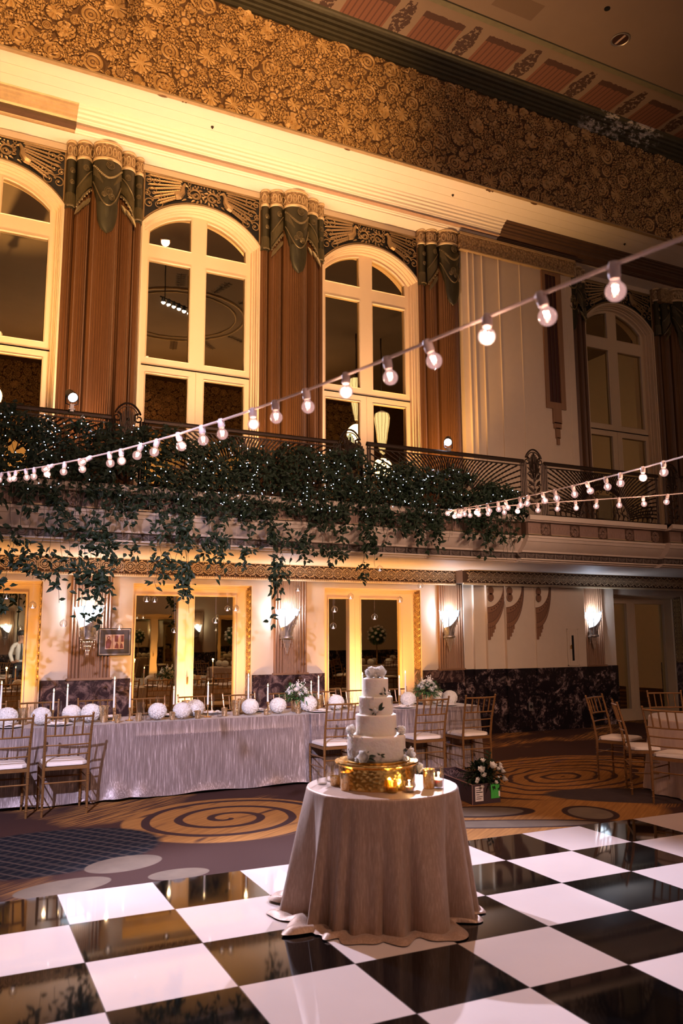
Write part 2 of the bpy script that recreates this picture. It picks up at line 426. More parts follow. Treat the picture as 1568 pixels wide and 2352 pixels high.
# far wall, ground storey: piers between the mirrored doorways
DOORS = [(-.46,1.344), (2.54,4.344), (5.54,7.344), (11.61,13.5)]
m = MB()
pier_x = [-9, -.46, 1.344, 2.54, 4.344, 5.54, 7.344]
for a,b in ((-9,-.46),(1.344,2.54),(4.344,5.54),(7.344,8.16)): m.box(a,b,WY,12.5,1.07,2.75)
steps = [(8.16,11.70),(8.34,11.645),(8.57,11.59),(8.93,11.53),(9.56,11.51)]
for i,(a,yy) in enumerate(steps):
    b = steps[i+1][0] if i < 4 else 10.70
    m.box(a,b,yy,12.5,1.07,2.75)
m.box(10.70,11.61,11.70,12.5,1.07,2.75); m.box(13.5,20,WY,12.5,1.07,2.75)
for a,b in DOORS: m.box(a,b,WY,12.5,2.40,2.75)
for a,b in DOORS: m.box(a,b,12.1,12.5,0,2.40)
struct(m.build('wall_far', M['cream'], smooth=False))
m = MB()
for a,b in ((-9,-.46),(1.344,2.54),(4.344,5.54),(7.344,8.16)): m.box(a,b,WY-.03,12.5,0,1.07)
for i,(a,yy) in enumerate(steps):
    b = steps[i+1][0] if i < 4 else 10.70
    m.box(a-.03 if i else a,b,yy-.03,12.5,0,1.07)
m.box(10.70,11.61,11.67,12.5,0,1.07); m.box(13.5,20,WY-.03,12.5,0,1.07)
struct(m.build('baseboard_far', M['marble'], smooth=False))
# rose-coloured top course of the marble
m = MB()
for a,b in ((1.36,2.53),(4.36,5.53),(7.36,8.15)): m.box(a,b,WY-.042,WY-.03,.86 if a>7 else .55,1.068)
struct(m.build('trim_1', M['rosemarble'], smooth=False))

# mirrored double doors
def make_door(n, x0, x1):
    root = bpy.data.objects.new('door_%d' % n, None); col.objects.link(root); root.location = ((x0+x1)/2, 12.0, 0); struct(root)
    w = (x1-x0)/2
    L = [-w+.108, -.17, .076, w-.188] if n < 3 else [-w+.2,-.33,-.11,w-.26]
    m = MB()
    outline_mesh(m, [[(-w,0),(w,0),(w,2.42),(-w,2.42)], [(L[0],.22),(L[1],.22),(L[1],2.24),(L[0],2.24)], [(L[2],.22),(L[3],.22),(L[3],2.24),(L[2],2.24)]], 0, .06)
    mid = (L[1]+L[2])/2
    m.box(mid-.003,mid+.003,-.004,0,.02,2.24)
    for a,b in ((L[0],L[1]),(L[2],L[3])):
        for q in ((a-.018,a,.22,2.24),(b,b+.018,.22,2.24),(a-.018,b+.018,2.24,2.258),(a-.018,b+.018,.202,.22)): m.box(q[0],q[1],-.012,.0,q[2],q[3])
    m.build('door_leaf_frame', M['cream_frame'], root, smooth=False)
    m = MB(); m.box(-w,w,.05,.07,.1,2.35); m.build('mirror_glass', M['mirror'], root, smooth=False)
    m = MB()     # moulded lining: steps at the head and the jambs
    for k,(d,y) in enumerate(((.05,-.06),(.025,-.13),(.012,-.2))):
        m.box(-w,w,y,-.001 if k==0 else y+.07,2.40-d,2.40)
        if k == 0: m.box(w-.035,w,-.028,-.001,0,2.40); m.box(-w,-w+.035,-.028,-.001,0,2.40)
        if k == 2: m.box(w-.014,w,-.25,-.232,0,2.40); m.box(-w,-w+.014,-.25,-.232,0,2.40)
    m.build('door_lining', M['cream_frame'], root, smooth=False)
    m = MB()     # carved scroll strip on the jambs
    for s in (-1,1):
        X0 = s*(w-.013)
        for k in range(12):
            z = 1.14+k*.104
            for rr in (.044,.024):
                m.tube([(X0-s*.004, -.13+rr*math.cos(a)*1.9, z+rr*math.sin(a)) for a in [2*PI*q/14 for q in range(14)]], .0065, 5, closed=True)
            m.sphere((X0-s*.004,-.13,z),.014,6,4)
            m.leaf((X0-s*.006,-.21,z+.03),(0,.5,.8),(-s,0,0),.06,.03); m.leaf((X0-s*.006,-.05,z+.03),(0,-.5,.8),(-s,0,0),.06,.03)
        m.mat = 1; m.box(min(X0,X0-s*.004),max(X0,X0-s*.004),-.232,-.028,1.07,2.39); m.mat = 0
    m.build('carved_jamb_strip', [M['goldrelief'], M['relief_bg']], root)
    m = MB()
    for s in (-1,1): m.box(min(s*w,s*(w-.02)),max(s*w,s*(w-.02)),-.24,-.03,0,1.07)
    m.build('jamb_plinth', M['rosemarble'], root, smooth=False)
    if n < 3:
        m = MB(); m.cbox(((L[1]+L[2])/2+.03,-.02,1.0),(.02,.03,.10)); m.tube([((L[1]+L[2])/2+.03,-.05,.97),((L[1]+L[2])/2+.03,-.05,1.06)],.008,6)
        m.build('door_handle', M['brass'], root)
    # opening in the wall reveals
    return root
for i,(a,b) in enumerate(DOORS): make_door(i+1, a, b)

# reeded pilasters
def pilaster(x0, x1, y, n, label):
    w = x1-x0; P = []
    for z in (1.075,2.50):
        row = [(0,0,z)]
        for k in range(121):
            u = k/120; e = min(u,1-u)*w
            h = .03+.006*abs(math.sin(u*PI*22))
            if e < .14: h = .018+.022*abs(math.sin(e/.14*PI*3))**.6
            row.append((u*w, -h, z))
        row.append((w,0,z)); P.append(row)
    m = MB(); m.grid(P); m.box(-.02,w+.02,-.06,-.03+.03,1.06,1.09)
    o = m.build('pilaster', M['pilaster'], smooth=25, loc=(x0,y,0)); tag(o,label,'pilaster','reeded brown pilasters on the ground floor'); return o
pilaster(1.70,2.26,WY,1,'tan brown reeded pilaster behind the framed picture')
pilaster(4.69,5.235,WY,2,'tan brown reeded pilaster between the two amber mirrored doors')
pilaster(7.66,8.155,WY,3,'tan brown reeded pilaster right of the right-hand amber door')
pilaster(10.77,11.30,11.70,4,'tan brown reeded pilaster beside the unlit grey mirrored door')

# brown fan swags on the stepped wall
def swag(x, y, s, label, tail=True):
    m = MB(); top = .0
    a = [i/20*PI/2 for i in range(21)]
    inn = [(.352*math.cos(t), -.37*math.sin(t)) for t in a]
    out = [(.385*math.cos(t)+.006*math.cos(i*PI)*math.sin(t), -.735*math.sin(t)) for i,t in enumerate(a)]
    outline_mesh(m, [inn+out[::-1]], 0, .018)
    for k,(w_,h_) in enumerate(((.045,.93),(.09,.875),(.125,.81),(.16,.75))):
        m.box(.0 if k==0 else (.045,.09,.125)[k-1], w_, -.0005, .018, -h_, -.66)
    m.mat = 1
    def arc(f0, f1, n=20, r=.0045): m.tube([((.352+.033*f0)*math.cos(PI/2*i/n), -.002, -(.37+.365*f0)*math.sin(PI/2*i/n)) for i in range(n+1)], r, 5)
    arc(.02,0); arc(.28,0); arc(.72,0); arc(.98,0)
    for i in range(1,17):
        t = PI/2*(.30+.70*i/17); f = lambda q: ((.352+.033*q)*math.cos(t), -.002, -(.37+.365*q)*math.sin(t))
        m.tube([f(.28),f(.72)],.003,4)
    for i in range(7):
        t = PI/2*(.25+.1*i); q=.14; p=((.352+.033*q)*math.cos(t), -.003, -(.37+.365*q)*math.sin(t)); m.sphere(p,.014,7,4,(1,.3,1))
    for cz in (-.085,-.20):
        m.mat = 0
        for r_ in (.062,): m.add([(.07+r_*math.cos(2*PI*i/16), .0, cz+r_*1.15*math.sin(2*PI*i/16)) for i in range(16)]+[(.07+r_*math.cos(2*PI*i/16), -.006, cz+r_*1.15*math.sin(2*PI*i/16)) for i in range(16)], [tuple(range(16,32))]+[(i,(i+1)%16,16+(i+1)%16,16+i) for i in range(16)])
        m.mat = 1
        for r_ in (.06,.038,.018): m.tube([(.07+r_*math.cos(2*PI*i/18), -.007, cz+r_*1.15*math.sin(2*PI*i/18)) for i in range(18)], .004, 4, closed=True)
    for k in range(3): m.box((.045,.09,.125)[k]-.002,(.045,.09,.125)[k]+.002,-.003,.0,-(.92,.865,.80)[k],-.68)
    o = m.build('fan_swag', [M['swag'],M['swag_dark']], loc=(x,y-.019,2.49)); o.scale = (s,1,1)
    tag(o,label,'wall ornament','brown fan swags on the stepped wall'); return o
swag(8.575,11.59,1,'brown fan-shaped swag nearest the pilaster, leftmost of the three')
swag(8.935,11.53,1,'brown fan-shaped swag in the middle of the three')
swag(9.565,11.51,.9,'brown fan-shaped swag standing alone, rightmost of the three')
# access panel and outlet
t_ = thing('wall_panel','cream framed access panel with a narrow dark slot, left of the last sconce','panel',(10.38,11.505,1.42))
m = MB()
for q in ((-.13,-.115,-.33,.33),(.115,.13,-.33,.33),(-.13,.13,.315,.33),(-.13,.13,-.33,-.315),(-.085,-.078,-.29,.29),(.078,.085,-.29,.29)): m.box(q[0],q[1],-.012,0,q[2],q[3])
m.box(-.115,.115,-.005,0,-.315,.315); m.build('panel_door', M['cream'], t_, smooth=False)
m = MB(); m.box(-.026,.02,-.009,-.004,-.24,.21); m.build('slot', M['black'], t_, smooth=False)
m = MB(); m.cbox((-.06,-.02,.0),(.016,.03,.06)); m.sphere((-.06,-.035,.035),.012); m.build('latch', M['brass'], t_)
t_ = thing('wall_outlet','white and dark power outlet on the black marble wainscot','outlet',(9.35,11.478,.42))
m = MB(); m.box(-.045,.045,-.01,0,-.07,.07); m.build('cover_plate', M['silver'], t_, smooth=False)
m = MB(); m.lathe([(.0,.0),(.028,0),(.028,.012),(0,.012)],n=14); o = m.build('socket_face', M['black'], t_); o.rotation_euler=(PI/2,0,0); o.location=(0,-.008,0)

# framed picture
t_ = thing('framed_picture','framed photograph with dark mat, hung partly over the brown pilaster','picture',(2.30,11.675,1.575))
m = MB(); W_,H_ = .222,.187
outline_mesh(m, [[(-W_,-H_),(W_,-H_),(W_,H_),(-W_,H_)],[(-W_+.012,-H_+.012),(W_-.012,-H_+.012),(W_-.012,H_-.012),(-W_+.012,H_-.012)]], -.01, .015)
m.build('picture_frame', M['black'], t_, smooth=False)
m = MB(); outline_mesh(m, [[(-W_+.012,-H_+.012),(W_-.012,-H_+.012),(W_-.012,H_-.012),(-W_+.012,H_-.012)],[(-W_+.022,-H_+.022),(W_-.022,-H_+.022),(W_-.022,H_-.022),(-W_+.022,H_-.022)]], -.006, .01)
m.build('frame_fillet', simple('pale_fillet',(.6,.5,.42),.4), t_, smooth=False)
m = MB(); m.box(-W_+.02,W_-.02,.0,.008,-H_+.02,H_-.02); m.build('mat_board', simple('dark_mat',(.05,.035,.035),.5), t_, smooth=False)
m = MB(); m.box(-.13,.125,-.004,.0,-.10,.10); m.build('photo_print', simple('pink_print',(.62,.42,.36),.4), t_, smooth=False)
m = MB(); m.box(-.035,-.03,-.006,-.004,-.1,.1)
for q in ((.0,.045,.0,.085),(.085,.122,-.0,.085)): m.box(q[0],q[1],-.006,-.004,q[2],q[3])
outline_mesh(m, [[(-.12,-.09),(-.06,-.09),(-.045,.0),(-.06,.03),(-.10,.035),(-.12,.0)]], -.006,-.004)
for c,r in (((-.085,.055),.017),):
    m.tube([(c[0]+r*math.cos(2*PI*i/14),-.005,c[1]+r*1.2*math.sin(2*PI*i/14)) for i in range(14)],.005,4,closed=True)
outline_mesh(m, [[(.0,-.085),(.055,-.095),(.05,-.04),(.03,-.01),(.01,-.045)]], -.006,-.004)
outline_mesh(m, [[(.07,-.09),(.118,-.09),(.105,-.03),(.085,-.02)]], -.006,-.004)
m.build('print_figures', simple('maroon_print',(.18,.04,.05),.5), t_, smooth=False)

# carved band under the gallery + its mouldings
m = MB()
m.box(-9,8.0,11.70,WY,2.52,2.735); m.box(8.0,20,11.47,11.75,2.52,2.735)
struct(m.build('trim_2', simple('umber_band_ground',(.11,.06,.035),.6,var=.3), smooth=False))
m = MB()
k = 0; x = -.8
while x < 14.6:
    Y = 11.695 if x < 8.02 else 11.465
    if abs(x-8.02) > .04:
        z = 2.63
        if k % 2 == 0:
            for rr,h in ((.072,.012),(.045,.016),(.02,.02)):
                m.tube([(x+rr*math.cos(a),Y-.004,z+rr*math.sin(a)) for a in [2*PI*q/16 for q in range(16)]], .008, 5, closed=True)
            m.sphere((x,Y,z),.014,6,4)
        else:
            for sgn in (-1,1):
                pts = [(x+sgn*(.012+.05*q/8*math.cos(.55*q)), Y-.004, z+sgn*.0+(.058-.05*(q/8))*math.sin(.55*q+.4)*1.3) for q in range(9)]
                m.tube(pts, .008, 5)
                m.leaf((x,Y-.006,z+sgn*.03),(sgn*.7,0,.7*sgn),(0,-1,0),.075,.035)
                m.leaf((x,Y-.006,z-sgn*.03),(sgn*.8,0,-.5*sgn),(0,-1,0),.07,.03)
        for dz in (-.085,.085): m.sphere((x,Y,z+dz),.012,6,4)
    x += .082; k += 1
for a,b,Y in ((-9,8.0,11.70),(8.0,20,11.47)):
    for z0,z1,d in ((2.725,2.745,.03),(2.50,2.52,.035),(2.485,2.50,.02)): m.box(a,b,Y-d,Y,z0,z1)
struct(m.build('trim_3', simple('pale_gilt_scrollwork',(.78,.64,.46),.42,.15,var=.15), smooth=40))
m = MB()      # little rope edge
x=-.6
while x < 14.5:
    Y = 11.665 if x < 8 else 11.435
    m.sphere((x,Y,2.508),.011,5,4,(1.3,1,1)); x += .032
struct(m.build('trim_4', M['goldband']))

# gallery slab and cornice, stepping forward twice
def sweep(prof, stations, closed=False):
    m = MB(); m.grid([[(x, y-off, z) for y,z in prof] for x,off in stations]); return m
ST = [(-9,0),(7.93,0),(7.93,.11),(10.78,.11),(10.78,.22),(20,.22)]
def band(name, prof, mat, num):
    m = sweep(prof, ST); o = m.build(name, mat, smooth=30); return struct(o)
band('trim_5',[(12.5,3.36),(9.80,3.36),(9.70,3.43),(9.69,3.41),(9.69,3.355),(9.72,3.35),(9.735,3.335),(9.77,3.33)], M['stone'],5)
band('trim_6',[(9.77,3.33),(9.80,3.325),(9.80,3.135),(9.77,3.13)], M['dkbrown'],6)
band('trim_7',[(9.77,3.13),(9.745,3.12),(9.745,3.09),(9.76,3.085),(9.775,3.04),(9.79,3.035),(9.83,2.97),(9.90,2.91),(9.905,2.885),(9.93,2.88)], M['stone'],7)
band('trim_8',[(9.93,2.88),(9.95,2.87),(9.95,2.80),(9.93,2.795)], simple('dark_dentil_ground',(.10,.07,.055),.6,var=.2),8)
band('trim_9',[(9.93,2.795),(9.925,2.775),(9.97,2.765),(9.975,2.75),(10.01,2.745),(10.02,2.735),(12.5,2.735)], M['stone'],9)
# fluted tablets and lion-like rosettes on the cornice
mt = MB(); mr = MB(); md = MB()
def offx(x): return 0 if x < 7.93 else (.11 if x < 10.78 else .22)
x = -.9; P_ = .575
while x < 15:
    o_ = offx(x+.2); Y = 9.80-o_
    a0, a1 = x+.10, x+P_-.10
    for bx in (7.93,10.78):
        if a0 < bx < a1: a0 = bx+.03; Y = 9.80-offx(bx+.1)
    mt.box(a0,a1,Y-.016,Y,3.15,3.32)
    n_ = int((a1-a0)/.03)
    for k in range(n_): mt.tube([(a0+.02+k*.03,Y-.018,3.175),(a0+.02+k*.03,Y-.018,3.235+.03*(k%2))],.005,4)
    mt.mat = 1; mt.box(a0-.005,a1+.005,Y-.03,Y,3.14,3.152); mt.mat = 0
    cx = x; Yc = 9.80-offx(cx)
    for rr in (.07,.045): mr.tube([(cx+rr*math.cos(a),Yc-.012,3.23+rr*1.1*math.sin(a)) for a in [2*PI*q/12 for q in range(12)]],.011,5,closed=True)
    mr.sphere((cx,Yc-.01,3.22),.03,8,5)
    for q in range(8):
        a = PI/4*q; mr.leaf((cx+.03*math.cos(a),Yc-.02,3.23+.03*math.sin(a)),(math.cos(a),0,math.sin(a)),(0,-1,0),.07,.04)
    x += P_
x = -.9; k = 0
while x < 15:
    Y = 9.95-offx(x)
    if k % 2 == 0: md.cbox((x,Y-.012,2.835),(.028,.028,.07))
    else:
        md.tube([(x-.07+.14*i/8,Y-.012,2.862-.05*math.sin(PI*i/8)) for i in range(9)],.009,5); md.tube([(x-.055+.11*i/8,Y-.008,2.865-.03*math.sin(PI*i/8)) for i in range(9)],.010,5)
    x += .093; k += 1
struct(mt.build('trim_10',[simple('rose_brown_tablet',(.26,.16,.12),.6,var=.2),M['goldband']],smooth=False))
struct(mr.build('trim_11',simple('brown_rosette',(.20,.12,.085),.5,var=.3)))
struct(md.build('trim_12',simple('grey_brown_dentil',(.15,.11,.09),.55,var=.2),smooth=30))

# ------------------------------------------------------------ upper storey
WIN = [(-.55,1.365),(2.49,4.40),(5.50,7.40),(11.25,13.15)]
RR = 1.205; ZC = 7.135
def arch(half, r, zc, n=16, zb=None):
    """closed loop from bottom-left round an arched top"""
    zs = zc+math.sqrt(r*r-half*half); a0 = math.asin(half/r)
    top = [(r*math.sin(a0-2*a0*i/n), zc+r*math.cos(a0-2*a0*i/n)) for i in range(n+1)]
    return [(-half,zb),(half,zb)]+top
loops = [[(-9,3.36),(20,3.36),(20,8.9),(-9,8.9)]]
for a,b in WIN:
    c = (a+b)/2; loops.append([(c+px,pz) for px,pz in arch((b-a)/2,RR,ZC,16,3.37)])
m = MB(); outline_mesh(m, loops, WY, 12.1)
m.box(-9,20,12.1,12.5,3.36,11.3)
struct(m.build('wall_far', M['cream'], smooth=False))
def make_window(n, x0, x1):
    root = bpy.data.objects.new('window_%d' % n, None); col.objects.link(root); root.location = ((x0+x1)/2, 11.95, 0); struct(root)
    w = (x1-x0)/2; ri = RR-.13
    def zi(x): return ZC+math.sqrt(ri*ri-x*x)
    def topane(s):
        xs = [.122+(.79-.122)*i/8 for i in range(9)]; lp = [(.122,7.65)]+[(x,zi(x)) for x in xs]+[(.79,7.65)]
        return [(s*x,z) for x,z in lp]
    holes = [topane(1),topane(-1)]
    for s in (-1,1):
        for z0,z1 in ((5.83,7.40),(3.72,5.59)):
            holes.append([(s*.122,z0),(s*.79,z0),(s*.79,z1),(s*.122,z1)])
    m = MB(); outline_mesh(m, [arch(w,RR,ZC,24,3.38)]+holes, 0, .05)
    for hl in holes:
        k = len(hl)
        m.tube([(p[0],-.002,p[1]) for p in hl], .010, 4, closed=True)
    for s in (-1,1): m.box(-w,w,-.012,0,5.70,5.715)
    m.box(-.004,.004,-.012,0,3.4,5.70)
    m.build('window_frame', M['cream_frame'], root, smooth=False)
    m = MB(); outline_mesh(m, [arch(w-.02,RR-.02,ZC,24,3.4)], .04, .06); m.build('mirror_glass', M['mirror'], root, smooth=False)
    m = MB()     # stepped archivolt
    for d,y0,y1 in ((.045,-.2,-.12),(.030,-.24,-.2),(.06,-.12,-.07),(.085,-.07,0)):
        o = arch(w,RR,ZC,24,3.38); i_ = arch(w-d,RR-d,ZC,24,3.38)
        # build as ring of quads: side and arch
        A = o[1:]+[o[0]]; B = i_[1:]+[i_[0]]
        A = [o[1]]+o[2:]+[o[0]]; B = [i_[1]]+i_[2:]+[i_[0]]
        m.grid([[(p[0],y0,p[1]) for p in A],[(p[0],y0,p[1]) for p in B],[(p[0],y1,p[1]) for p in B]])
    m.build('architrave', M['cream_frame'], root, smooth=False)
    # wrought spandrel grille over the arch
    m = MB(); bt = 8.72
    o = arch(w,RR,ZC,24,3.38)[2:]
    m.mat = 1
    top = [(-w,bt),(w,bt)]
    arcpts = [(p[0],p[1]+.02) for p in o]       # right -> left
    outline_mesh(m, [[(w,bt),(-w,bt)]+[(p[0],p[1]) for p in arcpts[::-1]]], -.205, -.2)
    m.mat = 0
    def zt(x): return ZC+math.sqrt((RR+.03)**2-x*x)
    m.tube([(p[0]*.995,-.215,p[1]+.02) for p in o], .02, 6)
    m.tube([(-w+.01,-.22,bt-.02),(w-.01,-.22,bt-.02)], .02, 6)
    for s in (-1,1): m.tube([(s*(w-.015),-.22,zt(w)),(s*(w-.015),-.22,bt)], .014, 6)
    def scroll(cx, cz, r, a0, d, turns=1.4, th=.011):
        pts = []
        for i in range(23):
            u = i/22; rr = r*(1-.86*u); a = a0+d*turns*2*PI*u; pts.append((cx+rr*math.cos(a), -.222, cz+rr*math.sin(a)))
        m.tube(pts, [th*(1-.4*i/22) for i in range(23)], 5); m.sphere((cx+.1*r*math.cos(a0),-.225,cz),.016,6,4)
    for s in (-1,1):
        for (cx,cz,r,a0,d) in ((.80,8.02,.075,.5,1),(.86,8.20,.085,2.5,-1),(.72,8.22,.10,.2,1),(.80,8.40,.12,3.6,1),(.62,8.36,.075,1.,-1),(.88,8.58,.065,.3,1),(.76,8.59,.07,2,1),(.70,8.10,.05,2,-1),(.89,8.36,.05,1,1)):
            if cz > zt(cx)+.03: scroll(s*cx, cz, r, a0 if s>0 else PI-a0, d*s)
        # wing: rows of feathers
        for row in range(8):
            for q in range(13):
                bx = s*(.35+q*.038+(row%2)*.019); bz = 8.655-row*.036-q*.006*row*.5
                if bz-.035 < zt(bx) or abs(bx) > .90-.035*row: continue
                m.leaf((bx,-.222-.003*(13-q)*.5,bz),(s*1,0,.12-.075*row),(0,-1,0),.085,.040,.25,3)
        # body and neck
        m.tube([(s*.46,-.23,8.40),(s*.40,-.24,8.42),(s*.35,-.245,8.48),(s*.345,-.24,8.57),(s*.31,-.235,8.63),(s*.26,-.23,8.61)],[.055,.06,.045,.03,.028,.012],8)
        # acanthus scrolls meeting at the middle
        for (cx,cz,r,a0,d) in ((.13,8.50,.10,PI*.2,1),(.13,8.50,.065,0,-1)): scroll(s*cx,cz,r,a0 if s>0 else PI-a0,d*s,1.2,.018)
        for q in range(11):
            a = q/11*2*PI; m.leaf((s*.13+.09*math.cos(a),-.235,8.50+.09*math.sin(a)),(math.cos(a+.9*s),0,math.sin(a+.9*s)),(0,-1,0),.075,.035)
        for q in range(4): m.tube([(s*(.24+.0*q)+.022*math.cos(a),-.235,8.66-q*.06+.022*math.sin(a)) for a in [2*PI*k/10 for k in range(10)]],.008,4,closed=True)
        for q in range(5): m.leaf((s*(.28+.05*q),-.225,8.40+.01*q),(s*.6,0,-.3+.2*q),(0,-1,0),.08,.03)
    for q in range(7): m.sphere(((q-3)*.05,-.23,8.655-.004*abs(q-3)),.016,6,4)
    m.build('spandrel_grille', [M['grille'], M['black']], root)
for i,(a,b) in enumerate(WIN): make_window(i+1,a,b)

# clustered columns with draped capitals
def lobe(x, grow=0.):
    """front offset of the clustered section at x (-.56..+.56)"""
    ax = abs(x)
    for a,b,base,h in ((0,.205,.13,.17),(.205,.42,.06,.12),(.42,.56,0,.10)):
        if ax <= b+1e-6:
            c = 0 if a == 0 else (a+b)/2; hw = b if a == 0 else (b-a)/2
            u = min(1,abs((ax if a else x)-c)/hw); return base+h*math.sqrt(max(0,1-u*u*.985))+grow
    return 0
XS = sorted(set([round(s*v,4) for s in (-1,1) for v in [i*.56/70 for i in range(71)]]+[s*v for s in (-1,1) for v in (.204,.206,.419,.421)]))
def make_column(x, label):
    t_ = thing('clustered_column', label, 'column', (x,WY,0), 0, 'clustered columns with draped bronze capitals')
    m = MB(); m.grid([[(-.56,0,z)]+[(u,-(lobe(u)-.008*(1+math.sin(u*2*PI/.032))),z) for u in XS]+[(.56,0,z)] for z in (3.36,8.5)])
    m.build('shaft', M['shaft'], t_, smooth=35)
    def zb(u):
        a = abs(u)
        if a <= .205: return 7.60+ .62*(a/.205)**2.2
        if a <= .42: return 7.80+.35*(1-((a-.205)/.215))**.8-.0
        return 7.80
    # dark draped field
    m = MB(); rows = []
    N = 14
    for k in range(N+1):
        f = k/N; rows.append([(u*(1.0), -(lobe(u,.035+.02*math.sin(PI*f))), 8.56+(zb(u)-8.56)*f) for u in XS])
    rows.append([(u, -(lobe(u,-.01)), zb(u)) for u in XS])
    m.grid(rows); m.build('capital_drape', M['greenbronze'], t_, smooth=35)
    # ribbed olive panels: lower part of the side lobes, thin ribs as geometry
    m = MB()
    def zr_top(u):
        a = abs(u)
        return 8.02 if a > .42 else (8.10+.30*(1-(a-.205)/.215) if a > .205 else 8.10+.42*((a)/.205)**1.5)
    def zr_bot(u):
        a = abs(u)
        return zb(u)+.03 if a > .205 else 8.05+.28*((a/.205))
    us = [i*.0115 for i in range(-48,49)]
    for u in us:
        if abs(u) < .07: continue
        z0,z1 = zr_bot(u), zr_top(u)
        if z1-z0 > .04:
            y = lobe(u,.048); m.tube([(u,-y-.004,z0),(u,-y-.008,(z0+z1)/2),(u,-y,z1)],.0055,4)
    m.build('ribbed_panels', M['greenband'], t_)
    # ropes, garland beads, rosettes
    m = MB()
    def onsurf(u,z,g=.062): return (u,-lobe(u,g),z)
    uu = [-.205+.41*i/24 for i in range(25)]
    m.tube([onsurf(u*.98, 7.83+.38*(abs(u)/.205)**2.0) for u in uu], .011, 6)
    for s in (-1,1):
        vv = [.215+.195*i/12 for i in range(13)]
        m.tube([onsurf(s*v, 8.40-.30*((v-.215)/.195)) for v in vv], .010, 5)
        m.tube([onsurf(s*v, 8.12-.30*((v-.215)/.195)) for v in vv], .016, 5)
        m.tube([onsurf(s*v, 7.82) for v in (.43,.46,.5,.54)], .016, 5)
        for v in vv[::2]: m.sphere(onsurf(s*v, 8.10-.30*((v-.215)/.195),.066),.018,6,4)
        for i in range(3):
            v = .22+.06*i; m.leaf(onsurf(s*v,7.98-.08*i,.06),(s*.5,0,-.85),(0,-1,0),.2,.06,.1)
    for u in uu: m.sphere(onsurf(u*.97, 8.26+.20*(abs(u)/.205)**1.8,.06), .019, 6, 4)
    def rosette(u,z,R):
        for r_ in (R,R*.68,R*.36): m.tube([onsurf(u+r_*math.cos(a), z+r_*1.1*math.sin(a), .062) for a in [2*PI*k/16 for k in range(16)]], .006, 4, closed=True)
        m.sphere(onsurf(u,z,.06),R*.2,6,4)
    rosette(.02,8.46,.055); rosette(-.30,8.40,.04); rosette(.30,8.40,.04); rosette(.0,8.05,.055); rosette(-.055,8.0,.035); rosette(.05,7.97,.045)
    rosette(-.48,8.36,.035); rosette(.48,8.36,.035); rosette(-.48,8.18,.03); rosette(.48,8.18,.03)
    m.build('capital_ornament', M['wb'], t_)
    m = MB(); m.grid([[(u*1.01,-lobe(u,g),z) for u in XS] for g,z in ((.03,8.55),(.05,8.56),(.05,8.585),(.04,8.59),(.04,8.78),(.055,8.79),(.06,8.81),(.05,8.825),(0.,8.83))])
    m.grid([[(s_*.56,0,z),(s_*.56,-.09,z)] for s_ in (-1,) for z in (8.5,8.83)])
    m.build('capital_band', M['bandrelief'], t_, smooth=35)
    m = MB(); m.grid([[(u*1.01,-lobe(u,g),z) for u in XS] for g,z in ((.04,8.545),(.062,8.555),(.062,8.58),(.04,8.59))]); m.grid([[(u*1.01,-lobe(u,g),z) for u in XS] for g,z in ((.04,8.79),(.07,8.80),(.07,8.825),(.0,8.835))])
    for u in [i*.075 for i in range(-7,8)]:
        for r_ in (.026,): m.tube([onsurf(max(-.55,min(.55,u+r_*math.cos(a))), 8.685+.07*math.sin(a), .045) for a in [2*PI*k/10 for k in range(10)]], .006, 4, closed=True)
    m.build('capital_fillet', M['lf'], t_, smooth=35)
    # hanging tongue
    m = MB(); P = []
    for k in range(9):
        f = k/8; zc = 7.88-.46*f; w_ = .150*math.sqrt(max(0,1-f**2.4))+.002
        P.append([(w_*math.sin(a), -lobe(0,.0)-.045*math.cos(a)*(1-.3*f)+.0, zc) for a in [-PI/2+PI*j/10 for j in range(11)]])
    m.grid(P); m.build('capital_tongue', M['greenbronze'], t_)
    return t_
COLS = [(1.92,'clustered brown column left of the second arched window, behind the left rail spotlight'),(4.95,'clustered brown column between the two fully visible arched windows'),(7.93,'clustered brown column meeting the plain cream upper wall'),(10.69,'dark clustered column just left of the unlit arched window'),(13.71,'dark clustered column at the right edge, past the unlit arched window')]
for x,l in COLS: make_column(x,l)

# plain panelled bay
m = MB()
edges = [(8.12,11.43),(8.24,11.42),(8.55,11.41),(8.92,11.40),(9.40,11.395)]
for i,(a,yy) in enumerate(edges):
    b = edges[i+1][0] if i < 4 else 10.655
    m.box(a,b,yy,WY,3.36,8.5)
struct(m.build('wall_far', M['cream'], smooth=False))
m = MB()
for xx in (8.24,8.36,8.55,8.92,9.40,10.50): m.box(xx-.004,xx+.004,11.385,11.44,3.4,8.5)
struct(m.build('trim_13', simple('light_bead',(.74,.62,.48),.5), smooth=False))
m = MB(); m.box(8.05,10.70,11.34,WY,8.48,8.78); m.box(13.2,16,11.5,WY,8.5,8.78)
struct(m.build('trim_14', M['bandrelief'], smooth=False))
m = MB(); m.box(8.05,10.72,11.32,11.40,8.76,8.80); m.box(8.05,10.70,11.33,11.40,8.47,8.49); struct(m.build('trim_15', M['goldband'], smooth=False))
t_ = thing('slot_window','tall narrow dark red niche with brown surround on the cream upper wall','niche',(10.12,11.39,0))
m = MB(); outline_mesh(m,[[(-.22,5.78),(.24,5.78),(.24,8.46),(-.22,8.46)],[(-.14,5.9),(.13,5.9),(.13,8.40),(-.14,8.40)]],-.03,0); m.build('surround',M['pilaster'],t_,smooth=False)
m = MB(); m.box(-.14,.13,-.004,0,5.9,8.4); m.build('red_lining',simple('oxblood',(.045,.008,.008),.5),t_,smooth=False)
